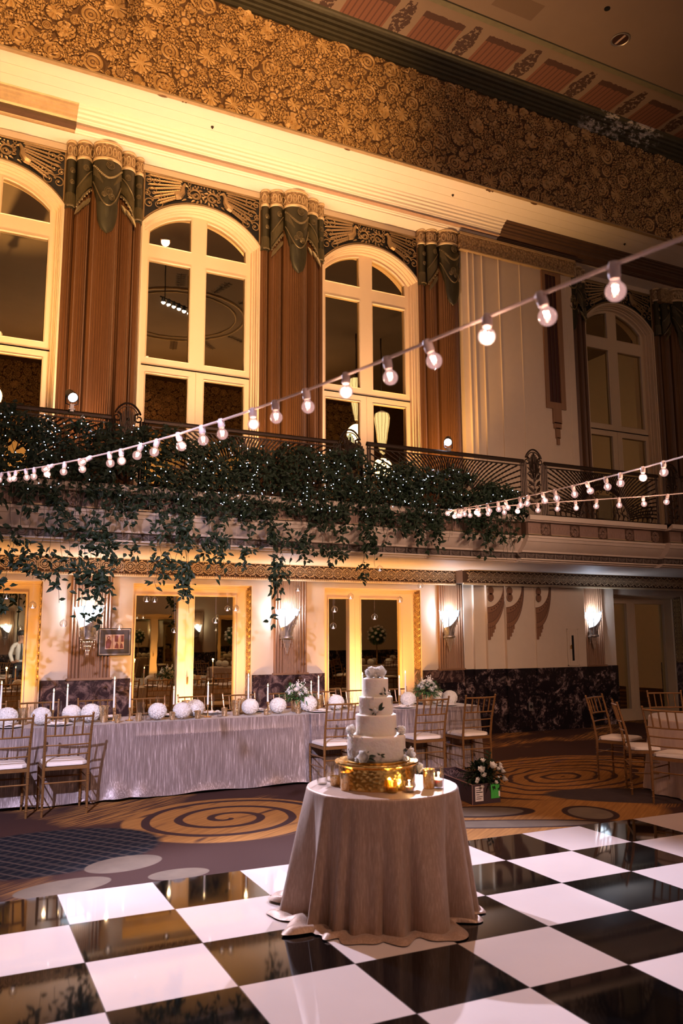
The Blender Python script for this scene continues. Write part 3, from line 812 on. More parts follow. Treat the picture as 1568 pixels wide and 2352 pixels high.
m = MB(); m.box(.04,.048,-.02,-.004,5.9,8.4); m.box(-.05,-.042,-.02,-.004,5.9,8.4); m.build('mullion',M['dkbrown'],t_,smooth=False)
m = MB()
for w_,z0,z1 in ((.10,5.50,5.78),(.085,5.40,5.52),(.05,5.22,5.42),(.03,5.10,5.24)): m.box(-w_+.02,w_+.02,-.03,0,z0,z1)
m.build('drop_ornament',M['pilaster'],t_,smooth=False)

# big cornice: plain soffit, mouldings, flat boards
prof = [(12.3,8.83),(11.42,8.83)]
m = MB(); m.grid([[(x,y,z) for y,z in prof] for x in (-9,20)]); m.grid([[(x,y,z) for y,z in ((11.08,9.1),(10.875,9.1),(10.87,9.108),(10.865,9.1),(10.655,9.1),(10.65,9.108),(10.645,9.1),(10.40,9.1),(10.37,9.11))] for x in (-9,20)])
for x,y in ((3.27,10.78),(7.54,10.80),(11.53,10.83)): pass
struct(m.build('ceiling', M['soffit'], smooth=False))
mold = [(11.42,8.83),(11.42,8.85),(11.385,8.855),(11.38,8.87),(11.365,8.875),(11.36,8.89),(11.27,8.93),(11.26,8.96),(11.24,8.965),(11.235,9.0),(11.19,9.01),(11.185,9.04),(11.14,9.05),(11.135,9.075),(11.09,9.08),(11.08,9.10)]
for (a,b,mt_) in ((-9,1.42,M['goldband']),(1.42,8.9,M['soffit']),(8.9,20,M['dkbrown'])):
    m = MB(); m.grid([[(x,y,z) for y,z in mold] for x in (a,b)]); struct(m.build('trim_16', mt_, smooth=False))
m = MB(); m.box(1.42,8.9,11.275,11.36,8.885,8.895); struct(m.build('trim_17', simple('rose_brown_fret',(.42,.27,.19),.6,bump=.6,bs=90,var=.2), smooth=False))
m = MB(); m.box(1.42,8.9,11.275,11.36,8.895,8.93); 
m = MB(); m.box(-9,1.42,11.27,11.37,8.86,8.90); struct(m.build('trim_18', M['dkbrown'], smooth=False))
for i,(x,y) in enumerate(((3.27,10.78),(7.54,10.80),(11.53,10.83))):
    m = MB(); m.lathe([(.0,.0),(.022,0),(.022,-.012),(.012,-.014),(.012,-.03),(0,-.03)],n=14,c=(x,y,9.1))
    tag(m.build('sprinkler_head',M['bronze']),'small dark sprinkler head in the pale soffit, '+('above the second window' if i==0 else 'above the cream upper wall' if i==1 else 'in the dim soffit at the far right'),'sprinkler','sprinkler heads in the soffit')

# carved floral frieze: real relief pieces on a dark ground
m = MB(); m.box(-9,20,10.40,10.60,9.115,10.90); struct(m.build('trim_19', M['relief_bg'], smooth=False))
m = MB(); R2 = random.Random(11)
X0,X1,Z0,Z1 = -.6,14.2,9.10,10.86; FY = 10.398
placed = []
def polar(cx, cz, R, typ):
    nr = 9 if R > .07 else 6; na = {1:42,3:40,4:36}.get(typ,28) if R > .07 else 20
    H = .025+.20*R; ph = R2.random()*6.28; np_ = R2.choice((9,11,13,15)); P = []
    ox, oz = (.35*math.cos(ph),.35*math.sin(ph))
    for i in range(nr+1):
        u = i/nr; row = []
        for j in range(na):
            a = 2*PI*j/na
            if typ == 0: rr = u; h = .55+.3*math.cos(u*6*PI)*(1-u*.3)
            elif typ == 1: k = abs(math.cos(np_*a/2+ph)); rr = u*(.80+.20*k**.5); h = (.9-.2*u) if u < .3 else .35+.5*k**.6*(1-.4*u)
            elif typ == 2: rr = u; k = abs(math.cos(11*(a-ph)/2*2)); h = .5+.25*k*u+.25*math.cos(u*5*PI)
            elif typ == 3: k = abs(math.cos(np_*a/2+ph)); rr = u*(.86+.14*k); h = (.75+.2*math.sin(a*8)*math.sin(u*22)) if u < .5 else .25+.5*k
            elif typ == 4: k = abs(math.cos(7*a/2+ph)); rr = u*(.88+.12*k**.4); h = .5+.35*math.cos(u*4.2*PI+k*1.5)
            else: rr = u; h = .5+.35*math.sin(2*PI*(u*2.6)+a)
            if u > .93: h *= 0
            elif u > .8: h *= .85
            row.append((cx+R*rr*math.cos(a), FY-max(0,h)*H, cz+R*rr*math.sin(a)))
        P.append(row)
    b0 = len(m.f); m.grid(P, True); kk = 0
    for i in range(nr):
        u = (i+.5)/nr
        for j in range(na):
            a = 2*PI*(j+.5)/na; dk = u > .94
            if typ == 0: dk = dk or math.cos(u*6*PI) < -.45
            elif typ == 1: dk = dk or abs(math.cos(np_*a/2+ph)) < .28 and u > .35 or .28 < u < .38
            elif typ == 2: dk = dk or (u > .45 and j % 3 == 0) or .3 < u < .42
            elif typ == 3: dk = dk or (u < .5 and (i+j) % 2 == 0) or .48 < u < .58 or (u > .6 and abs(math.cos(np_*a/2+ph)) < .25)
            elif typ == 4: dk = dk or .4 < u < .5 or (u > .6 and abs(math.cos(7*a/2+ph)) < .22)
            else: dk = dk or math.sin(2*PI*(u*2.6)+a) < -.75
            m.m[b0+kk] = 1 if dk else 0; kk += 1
def carve_leaf(bx, bz, a, L, W, curve):
    P = []; nl = 8
    for i in range(nl+1):
        u = i/nl; aa = a+curve*u; 
        px = bx+L*u*math.cos(a+curve*u*.5); pz = bz+L*u*math.sin(a+curve*u*.5)
        w_ = W*.5*math.sin(PI*min(1,u*.93+.07))**.8; rib = .010*math.sin(u*18)
        nx,nz = -math.sin(aa), math.cos(aa); row = []
        for q,hh in ((-1,0),(-.8,.028+rib*.5),(-.12,.034),(0,.052),(.12,.034),(.8,.028-rib*.5),(1,0)):
            row.append((px+nx*w_*q, FY-hh*(1 if 0<i<nl else .2), pz+nz*w_*q))
        P.append(row)
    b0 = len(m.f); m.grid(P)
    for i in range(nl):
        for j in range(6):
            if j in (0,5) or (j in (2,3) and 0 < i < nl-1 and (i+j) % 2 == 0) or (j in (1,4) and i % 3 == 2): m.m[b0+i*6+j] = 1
import bisect
cells = {}
def ok(cx,cz,R,f=.92):
    gi,gj = int(cx/.4), int(cz/.4)
    for a in (-1,0,1):
        for b in (-1,0,1):
            for (px,pz,pr) in cells.get((gi+a,gj+b),()):
                if (px-cx)**2+(pz-cz)**2 < (f*(pr+R))**2: return False
    return True
def put(cx,cz,R):
    cells.setdefault((int(cx/.4),int(cz/.4)),[]).append((cx,cz,R))
for R0,R1,tries in ((.145,.19,1800),(.10,.14,4000),(.065,.09,5000),(.035,.052,6000)):
    for _ in range(tries):
        R = R0+(R1-R0)*R2.random(); cx = X0+(X1-X0)*R2.random(); cz = Z0+R*.7+(Z1-Z0-R*1.4)*R2.random()
        if ok(cx,cz,R,1.02 if R0>.1 else .93 if R0 > .05 else .88): put(cx,cz,R); polar(cx,cz,R,R2.choice((0,0,1,1,2,3,4,5)) if R > .05 else R2.choice((1,0,5)))
for _ in range(14000):
    cx = X0+(X1-X0)*R2.random(); cz = Z0+.04+(Z1-Z0-.08)*R2.random()
    if ok(cx,cz,.008,.93):
        L = .12+.12*R2.random(); put(cx,cz,.016)
        a = R2.choice((1.2,1.9,-1.2,-1.9,.3,2.8))+.5*R2.random()
        if cz+L*math.sin(a) > Z1 or cz+L*math.sin(a) < Z0: a = -a
        carve_leaf(cx,cz,a,L,.06+.035*R2.random(),R2.uniform(-.9,.9))
t_f = NT('carved_tan_plaster'); nn = t_f.noise(None,55,4,.7); nz = t_f.noise(None,1.1,2)
M['carved'] = t_f.bsdf(t_f.mix(nn,(.46,.27,.10),(.68,.43,.18)), .5, .15, t_f.bump(nn,.35,.006))
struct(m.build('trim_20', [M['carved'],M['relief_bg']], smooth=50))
m = MB(); m.box(-9,20,10.33,10.40,9.085,9.11); struct(m.build('trim_21', M['goldband'], smooth=False))
# verdigris cornice above the frieze
cp = [(10.40,10.84),(10.36,10.845),(10.34,10.86),(10.34,10.89),(10.30,10.90),(10.29,10.93),(10.25,10.94),(10.24,10.985),(10.19,10.99),(10.17,11.02),(10.12,11.03),(10.10,11.06),(10.07,11.07),(10.06,11.105)]
m = MB(); m.grid([[(x,y,z) for y,z in cp] for x in (-9,20)]); m.box(-9,20,10.1,12.5,11.1,11.3)
struct(m.build('trim_22', M['cornice'], smooth=False))
# lost plaster bits, real chips
# ceiling beam strip
m = MB(); m.box(-9,20,9.15,9.25,11.08,11.11); struct(m.build('trim_23', simple('olive_ceiling_fillet',(.15,.13,.075),.6,var=.25), smooth=False))
t_ = thing('recessed_downlight','large recessed round downlight with metal rim in the ceiling','ceiling light',(9.33,8.6,11.1))
m = MB(); m.lathe([(.125,0),(.15,-.005),(.155,-.012),(.14,-.016),(.125,-.008)],n=32,cap0=False,cap1=False); m.build('rim',M['silver'],t_)
m = MB(); m.lathe([(.128,-.006),(.12,-.007),(.0,-.0065)],n=24,cap0=False); m.build('reflector',simple('dark_reflector',(.10,.05,.04),.3,.6),t_)
m = MB(); m.box(-.02,.015,-.11,.11,-.012,-.004); m.build('lamp_tube',simple('dull_tube',(.5,.36,.3),.4),t_)
m = MB(); m.lathe([(0,0),(.045,0),(.045,-.012),(0,-.012)],n=16,c=(8.66,8.2,11.1)); tag(m.build('ceiling_opening',M['black']),'small round black ceiling opening near the recessed downlight','ceiling fitting')  # black disc stands in for the dark of a ceiling hole
# ceiling ring and palm sprays seen in the window mirrors
m = MB()
for r_,th in ((2.0,.035),(1.75,.02)): m.tube([(6.0+r_*math.cos(a),1.0+r_*math.sin(a),11.085) for a in [2*PI*k/48 for k in range(48)]],th,6,closed=True)
struct(m.build('trim_24', M['goldband']))
m = MB()
for k in range(14):
    a = 2*PI*k/14; bx,by = 6.0+2.15*math.cos(a),1.0+2.15*math.sin(a)
    m.tube([(bx+.8*q/6*math.cos(a),by+.8*q/6*math.sin(a),11.085) for q in range(7)],.015,4)
    for q in range(6):
        for s in (-1,1): m.leaf((bx+.8*q/6*math.cos(a),by+.8*q/6*math.sin(a),11.08),(math.cos(a+s*.9),math.sin(a+s*.9),0),(0,0,-1),.22,.05)
struct(m.build('trim_25', M['dkbrown']))
# ------------------------------------------------------------ gallery railing
def railing(x0, x1, y, label):
    w = x1-x0; t_ = thing('balcony_railing', label, 'railing', (x0,y,3.42), 0, 'wrought iron gallery railings')
    H = .83
    m = MB(); m.box(0,w,-.03,.03,H,H+.03); m.tube([(0,0,H+.035),(w,0,H+.035)],.02,6); m.build('handrail',M['bronze'],t_,smooth=30)
    m = MB(); m.box(0,w,-.02,.02,.02,.05); m.box(0,w,-.012,.012,H-.05,H-.035)
    for xx in (.015,.05,w-.05,w-.015): m.tube([(xx,0,.0),(xx,0,H)],.013,6)
    m.build('rail_frame',M['bronze'],t_,smooth=30)
    # sunburst of twisted bars above a plaque, wavy leaves beneath
    m = MB(); cx = w/2; cz = .02; r0 = .52
    for k in range(53):
        a = PI*(.03+.94*k/52); dx,dz = math.cos(a), math.sin(a)
        t1 = (H-.05-cz)/dz if dz > 1e-3 else 9; t2 = (cx-.06)/abs(dx) if abs(dx) > 1e-3 else 9; T = min(t1,t2)
        if T < r0+.03: continue
        n = max(4,int((T-r0)/.035)); pts = []
        for q in range(n+1):
            rr = r0+(T-r0)*q/n; bow = .03*math.sin(PI*q/n)*(1 if dx>0 else -1)
            pts.append((cx+dx*rr-dz*bow, 0, cz+dz*rr+dx*bow))
        m.tube(pts,[.0095+.006*(q%2) for q in range(n+1)],5)
        mid = pts[n//2]
    m.build('sunburst_bars',M['bronze'],t_)
    m = MB()
    m.tube([(cx+r0*1.0*math.cos(PI*k/24),0,cz+r0*math.sin(PI*k/24)) for k in range(25)],.012,6)
    for s in (-1,1):
        for q in range(9):
            xx = cx+s*(.17+q*.105); hh = .50-.035*q if abs(xx-cx) < r0 else .36+.02*q
            hh = min(hh, math.sqrt(max(.02,r0*r0-(xx-cx)**2)) if abs(xx-cx) < r0-.02 else .3)
            if xx < .08 or xx > w-.08: continue
            m.tube([(xx+s*.02*math.sin(i*1.1),0,.04+hh*i/8) for i in range(9)],[.010*(1-.4*i/8) for i in range(9)],5)
            for i in range(3): m.leaf((xx,-.004,.08+hh*.3*i),(s*.7,0,.8),(0,-1,0),.11,.035)
            m.leaf((xx,-.004,.06+hh*.2),(-s*.7,0,.7),(0,-1,0),.09,.03)
        for q in range(3):
            r_=.045-.01*q; ccx=cx+s*(.0+.07*q); ccz=.55-.05*q
            m.tube([(ccx+r_*(1-.04*i)*math.cos(i*.6),-.004,ccz+r_*(1-.04*i)*math.sin(i*.6)) for i in range(16)],.007,4)
    m.build('leaf_scrolls',M['bronze'],t_)
    m = MB(); outline_mesh(m,[[(cx-.15,.06),(cx+.15,.06),(cx+.15,.44),(cx-.15,.44)],[(cx-.125,.085),(cx+.125,.085),(cx+.125,.415),(cx-.125,.415)]],-.02,.02); m.box(cx-.13,cx+.13,-.008,.008,.08,.42)
    m.build('plaque',M['wb'],t_,smooth=False)
    return t_
def newel(x, y, label):
    t_ = thing('railing_post', label, 'railing post', (x,y,3.42), 0, 'ornamental posts of the gallery railing')
    m = MB()
    for s in (-1,1):
        for q in (.155,.185): m.tube([(s*q,0,0),(s*q,0,.84)],.014,6)
    m.box(-.2,.2,-.02,.02,0,.04); m.build('post_frame',M['bronze'],t_,smooth=30)
    m = MB()
    for s in (-1,1):      # volutes and arched crest
        pts = [];  
        for i in range(26):
            u = i/25; rr = .062*(1-.8*u); a = PI*.5-s*0+ (u*2.6*PI); pts.append((s*(.13)+s*rr*math.cos(a), 0, .87+rr*math.sin(a)))
        m.tube(pts,[.014*(1-.5*i/25) for i in range(26)],6)
        m.tube([(s*(.155-.0*i),0,.92+.0*i) if i==0 else (s*(.155-.155*(i/10)**1.0), 0, .92+.135*math.sin(PI/2*(i/10)**.8)) for i in range(11)],.013,6)
        m.tube([(s*(.12*math.cos(PI/2*i/8)), 0, .90+.115*math.sin(PI/2*i/8)) for i in range(9)],.008,5)
        for q in range(5): m.tube([(s*(.01+.018*q*math.sin(PI*.5*i/8)*1.2),-.004,.60+.40*(i/8)*(1-.07*q)) for i in range(9)],.008,5)
        for q in range(7): m.leaf((s*.02,-.008,.08+q*.10),(s*.8,0,.75),(0,-1,0),.15,.055,.15)
        for q in range(4):
            cz=.16+q*.17; m.tube([(s*.09+.035*(1-.045*i)*math.cos(i*.6*s),-.006,cz+.035*(1-.045*i)*math.sin(i*.6)) for i in range(15)],.007,4)
    m.tube([(0,0,.03),(0,0,.95)],.012,6)
    for q in range(6): m.sphere((0,-.01,.15+q*.14),.02,7,5)
    m.build('crest_scrollwork',M['bronze'],t_)
    return t_
NX = [(-1.05,0),(2.0,0),(5.05,0),(8.17,.11),(11.0,.22),(13.9,.22)]
RLAB = ['wrought iron sunburst railing at the far left under thick vines','wrought iron sunburst railing left of centre buried in vines','wrought iron sunburst railing with the vine ending at its right half','bare wrought iron sunburst railing in front of the cream upper wall','bare wrought iron sunburst railing at the far right edge']
for i,(x,o_) in enumerate(NX[:-1]): railing(x+.2, NX[i+1][0]-.2, 9.85-max(o_,NX[i+1][1] if i==2 else o_), RLAB[i])
NLAB = ['arched scroll railing post beyond the left edge','arched scroll railing post left of the second arched window, vines at its foot','arched scroll railing post in front of the third arched window, rising from the vines','arched scroll railing post free of vines, by the cream upper wall','dark arched scroll railing post below the unlit arched window','arched scroll railing post beyond the right edge']
for (x,o_),l in zip(NX,NLAB): newel(x,9.85-o_,l)

# ------------------------------------------------------------ vines
RV = random.Random(5)
XPT = [.2,.9,1.4,2.0,2.5,3.0,3.4,3.8,4.3,4.9,5.3,5.9,6.3,6.7,7.1,7.5,7.75]
TOP = [4.24,4.14,4.06,4.14,4.10,4.04,4.03,4.04,4.08,4.10,4.02,3.97,4.00,3.95,3.9,3.78,3.58]
BOT = [3.2,3.22,3.28,3.2,3.15,3.12,3.08,3.15,3.2,3.22,3.2,3.2,3.2,3.25,3.33,3.38,3.45]
def at(xs, ys, x):
    if x <= xs[0]: return ys[0]
    for i in range(len(xs)-1):
        if x <= xs[i+1]: return ys[i]+(ys[i+1]-ys[i])*(x-xs[i])/(xs[i+1]-xs[i])
    return ys[-1]
t_ = thing('vine_garland','long dark green leafy vine garland draped over the gallery railing, trailing down','garland',(0,9.66,3.4))
m = MB(); ms = MB()
def rleaf(mb, x, y, z, sc=1.):
    a = RV.uniform(0,2*PI); d = (math.cos(a)*.8, -.25+.5*math.sin(a)*.6, RV.uniform(-1.1,.35))
    mb.leaf((x,y,z), d, (RV.uniform(-.6,.6),-1,RV.uniform(-.2,.9)), RV.uniform(.045,.085)*sc, RV.uniform(.024,.042)*sc, RV.uniform(0,.4), 3)
for _ in range(15000):
    x = RV.uniform(-1.3,7.8); tp = at(XPT,TOP,x)-3.4; bt = at(XPT,BOT,x)-3.4
    clump = .08*math.sin(x*7.3)+.07*math.sin(x*17.1)
    u = RV.random(); z = bt-clump+(tp-bt+clump*.4)*u**.85
    if x > .1 and math.sin(x*5.1+1)*math.sin(z*9+x*2) > .78: continue
    y = RV.gauss(0,.09)-.05+(.10 if z < .05 else 0)
    rleaf(m,x,min(y,.12),z)
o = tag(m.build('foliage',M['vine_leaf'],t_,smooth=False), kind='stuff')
for _ in range(160):
    x = RV.uniform(-1.2,7.6); tp = at(XPT,TOP,x)-3.4; z = tp; y = RV.uniform(-.12,.02)
    pts = [(x,y,z)]
    for i in range(9): x += RV.uniform(-.05,.05); z -= RV.uniform(.06,.14); y += RV.uniform(-.03,.02); pts.append((x,y,z))
    ms.tube(pts,.0028,3)
for _ in range(40):
    x = RV.uniform(0,7.6); z = at(XPT,TOP,x)-3.4-.05; pts = [(x,-.05,z)]
    for i in range(5): x += RV.uniform(-.03,.05); z += RV.uniform(.02,.05); pts.append((x,-.05,z))
    ms.tube(pts,.003,3)
tag(ms.build('vine_tangle',M['vine_stem'],t_,smooth=False),kind='stuff')
# trailing strands: (x, lowest z, spread, leaves)
TR = [(-.05,2.2,.2,90),(.35,2.15,.18,100),(.62,1.9,.15,120),(.85,2.35,.14,80),(1.12,2.25,.12,80),(1.32,2.0,.12,120),(1.55,1.82,.16,200),(1.72,1.78,.15,190),(1.88,2.1,.1,70),(2.15,2.55,.12,60),(2.42,2.2,.14,130),(2.62,2.05,.12,150),(2.72,1.92,.07,80),(2.95,2.45,.14,90),(3.2,2.3,.14,110),(3.45,2.5,.14,90),(3.72,2.1,.10,90),(3.82,1.78,.06,60),(4.02,2.35,.10,60),(4.25,2.45,.14,90),(4.5,2.55,.16,110),(4.75,2.62,.14,70),(5.05,2.35,.10,90),(5.22,2.55,.08,60),(5.5,2.85,.1,50),(5.75,2.95,.1,50),(5.95,2.75,.08,60),(6.2,2.85,.1,60),(6.9,2.9,.1,70),(7.1,2.75,.09,80),(7.35,2.95,.12,50),(7.6,3.05,.12,50)]
for k,(x,zl,sp,nl) in enumerate(TR):
    m = MB(); m.mat = 0
    n_s = 3 if nl > 100 else 2
    for s_ in range(n_s):
        sx = x+RV.uniform(-sp,sp)*.6; zz = .0; y = -.10; end = zl-3.4+RV.uniform(0,.22)*s_
        pts = [(sx,y,zz)]; 
        nst = 14
        for i in range(nst):
            zz2 = 0+(end)*(i+1)/nst; sx += RV.uniform(-.03,.03); y += RV.uniform(-.015,.015); pts.append((sx,y,zz2))
        m.mat = 1; m.tube(pts,.0025,3); m.mat = 0
        for i in range(int(1.3*nl)//n_s):
            u = RV.random()**.75; q = u*nst; a = int(min(q,nst-1e-3)); f = q-a; p = [pts[a][c]+(pts[a+1][c]-pts[a][c])*f for c in range(3)]
            if i > 6 and math.sin(p[2]*11+x*5) < -.55: continue
            rleaf(m,p[0]+RV.gauss(0,sp*.35),p[1]+RV.gauss(0,.04),p[2]+RV.gauss(0,.02),1.22)
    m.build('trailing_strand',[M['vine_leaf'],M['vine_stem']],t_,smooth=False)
# fairy lights
t_ = thing('fairy_lights','tiny cold white fairy lights scattered through the hanging vines','fairy lights',(0,9.52,3.4))
base = MB(); base.sphere((0,0,0),.0058,6,4); proto = base.build('light_point',M['fairy'],t_)
pts = []
for k in range(265):
    x = RV.uniform(.1,7.7); 
    if RV.random() < .35: x = RV.choice((.5,1.0,3.0,3.5,4.3,4.45,5.6,6.0,6.6))+RV.gauss(0,.12)
    tp = at(XPT,TOP,x)-3.4; bt = at(XPT,BOT,x)-3.4; pts.append((x, RV.uniform(-.16,-.04), bt+(tp-bt)*RV.random()**.9))
for p in pts[:99]:
    o = proto.copy(); col.objects.link(o); o.parent = t_; o.location = p
proto.location = pts[99]
m = MB()
for p in pts[100:]: m.sphere(p,.0055,5,3)
tag(m.build('light_points',M['fairy'],t_),kind='stuff')
m = MB()
for k in range(26):
    x = .3+k*.28; p = [(x+.04*math.sin(i*1.3+k),-.09,.75-.11*i) for i in range(11)]; m.tube(p,.0012,3)
tag(m.build('light_wire',M['vine_stem'],t_),kind='stuff')

# ------------------------------------------------------------ lamps
def add_light(name, typ, loc, energy, color, **kw):
    l = bpy.data.lights.new(name, typ); l.energy = energy; l.color = color
    for k,v in kw.items(): setattr(l,k,v)
    o = bpy.data.objects.new(name,l); col.objects.link(o); o.location = loc; return o
def aim(o, tgt): o.rotation_euler = (Vector(tgt)-o.location).to_track_quat('-Z','Y').to_euler()

# sconces
def sconce_mesh():
    t_ = thing('sconce','x','sconce')
    m = MB(); P = []     # fan of frosted glass, zigzag rim
    for i in range(9):
        f = i/8; row = []
        for j in range(25):
            a = PI+PI*j/24; w_ = .075+.115*f; d_ = .06+.06*f
            jag = (.03*abs(((j/24*3)%1)*2-1)) if i == 8 else 0
            row.append((w_*math.cos(a)*(1), -.06+d_*math.sin(a), -.02+.30*f+jag*(1)))
        P.append(row)
    m.grid(P); m.build('glass_shade', M['shade'], t_)
    m = MB()             # curled leaf wing over the right half, cup below
    P = []
    for i in range(11):
        u = i/10; row = []
        for j in range(7):
            v = j/6; a = PI*1.02+PI*.97*u; hi = .065+.27*u**1.7+.012*math.sin(u*11); zz = -.06+hi*v; q_ = max(0,(zz+.02)/.30)
            row.append(((.092+.118*q_)*math.cos(a), -.06+(.074+.062*q_)*math.sin(a), zz))
        P.append(row)
    m.grid(P)
    m.tube([P[i][6] for i in range(11)],.008,5)
    for i in range(2,11,2): m.tube([P[i][j] for j in range(7)],.006,4)
    for i in range(3,10,2):
        p = P[i][3]; m.sphere((p[0],p[1]-.008,p[2]),.012,6,4)
    m.build('silver_leaf_wing',M['silver'],t_)
    m = MB()
    m.lathe([(.075,-.13),(.095,-.12),(.095,-.10),(.08,-.09),(.085,-.05),(.09,-.03)],n=20,c=(0,-.06,0))
    m.box(-.06,.06,-.02,.0,-.16,.05); m.box(-.095,.095,-.10,-.02,-.135,-.115)
    m.build('cup_bracket',M['silver'],t_,smooth=30)
    m = MB()
    m.tube([(-.055,-.135,-.09),(-.06,-.15,.10),(-.062,-.152,.30),(-.05,-.16,.33)],[.009,.007,.005,.003],5)
    m.tube([(-.10,-.09,-.09),(-.13,-.09,.06),(-.15,-.10,.16),(-.18,-.10,.24)],[.007,.006,.005,.003],5)
    m.tube([(.165,-.08,.22),(.19,-.085,.29),(.215,-.09,.34),(.235,-.09,.345)],[.008,.006,.004,.003],5)
    for a,b in ((-.02,.13),(.03,.17)): m.tube([(a,-.15,-.04),(a+.03,-.165,b*.6),(b*.5,-.16,b)],.0035,4); m.leaf((b*.5,-.162,b),(.6,0,.8),(0,-1,0),.05,.022)
    m.build('twigs',M['silver'],t_)
    m = MB()
    for row,(n_,zt,L) in enumerate(((7,-.135,.07),(5,-.19,.07),(3,-.25,.06),(2,-.30,.05))):
        for k in range(n_):
            xx = (k-(n_-1)/2)*.019; m.lathe([(.002,0),(.008,-.01),(.0065,-L*.8),(.002,-L)],n=6,c=(xx,-.075,zt))
    for s in (-1,1):
        for q in range(3): m.lathe([(.002,0),(.007,-.008),(.005,-.03),(.001,-.036)],n=6,c=(s*.085,-.07,-.14-q*.038))
    m.build('crystal_drops',M['crystal'],t_)
    return t_
t = NT('lit_frosted_shade'); e = t.n('ShaderNodeEmission'); e.inputs[0].default_value=(.74,.85,1,1); x,y,z = t.xyz()
t.put(e.inputs[1], .9+4.*(1.-((z-.08)*4.5).abs()).clamp()); t.t.links.new(e.outputs[0],t.out.inputs[0]); M['shade'] = t.mat
M['crystal'] = simple('cloudy_crystal',(.62,.5,.42),.12,.5)
SC = [(1.93,WY-.03,'silver leaf wall sconce beside the framed picture, vines just above it'),(4.87,WY-.03,'silver leaf wall sconce between the two amber mirrored doors'),(7.83,WY-.03,'silver leaf wall sconce left of the brown fan swags'),(10.98,11.67,'silver leaf wall sconce right of the fan swags, beside the grey door')]
s0 = sconce_mesh()
for i,(x,y,l) in enumerate(SC):
    if i == 0: s0.location = (x,y,1.74); s0['label'] = l; s0['group'] = 'lit silver wall sconces'; q = s0
    else: q = dup(s0,(x,y,1.74),0,l)
    q.scale = (1.05,1,1.05)
    add_light('sconce_glow','POINT',(x,y-.10,1.74+.26),30,(.66,.78,1),shadow_soft_size=.05)
for i,x in enumerate((2.2,5.4,8.6,11.8)):
    q = dup(s0,(x,-4.93,1.74),PI,'lit silver sconce on the near wall, seen only in the mirrors'); q['group'] = 'sconces on the near wall'
    add_light('sconce_glow','POINT',(x,-4.8,2.0),8,(.9,.88,.85),shadow_soft_size=.06)

# string lights: straight-ish festoon cables with globe bulbs
def festoon(name, label, P, drop=.0, bs=1., bulbs=None):
    t_ = thing(name,label,'string lights',(0,0,0),0,'festoon cables of round bulbs')
    m = MB(); m.tube(P[0]+[P[2]],.0055*bs,6); m.build('cable',M['cable'],t_)
    pr = None
    for k,(p,tilt) in enumerate(P[1]):
        if pr is None:
            a = MB(); a.lathe([(.0,.012),(.011,.010),(.016,0),(.016,-.028),(.013,-.034),(0,-.034)],n=12); soc = a.build('socket',M['socket'],t_)
            a = MB(); pr_ = [(.011,-.030),(.013,-.040)]+[(.0265*math.sin(t),-.066+.0265*math.cos(t)) for t in [.55+i*(PI-.56)/10 for i in range(11)]]
            a.lathe(pr_,n=16,cap0=False,cap1=False); bulb = a.build('bulb',M['bulbglass'],t_)
            a = MB(); a.tube([(-.007,0,-.05),(-.005,0,-.066),(0,0,-.060),(.005,0,-.066),(.007,0,-.05)],.0028,5); a.sphere((0,0,-.063),.0075,8,6); fil = a.build('filament',M['filament'],bulb)
            pr = (soc,bulb,fil); s_,b_,f_ = pr
        else:
            s_,b_,f_ = [q.copy() for q in pr]
            for q in (s_,b_,f_): col.objects.link(q)
            s_.parent = t_; b_.parent = t_; f_.parent = b_
        for q in (s_,b_): q.location = p; q.rotation_euler = tilt; q.scale = (bs,)*3
    return t_
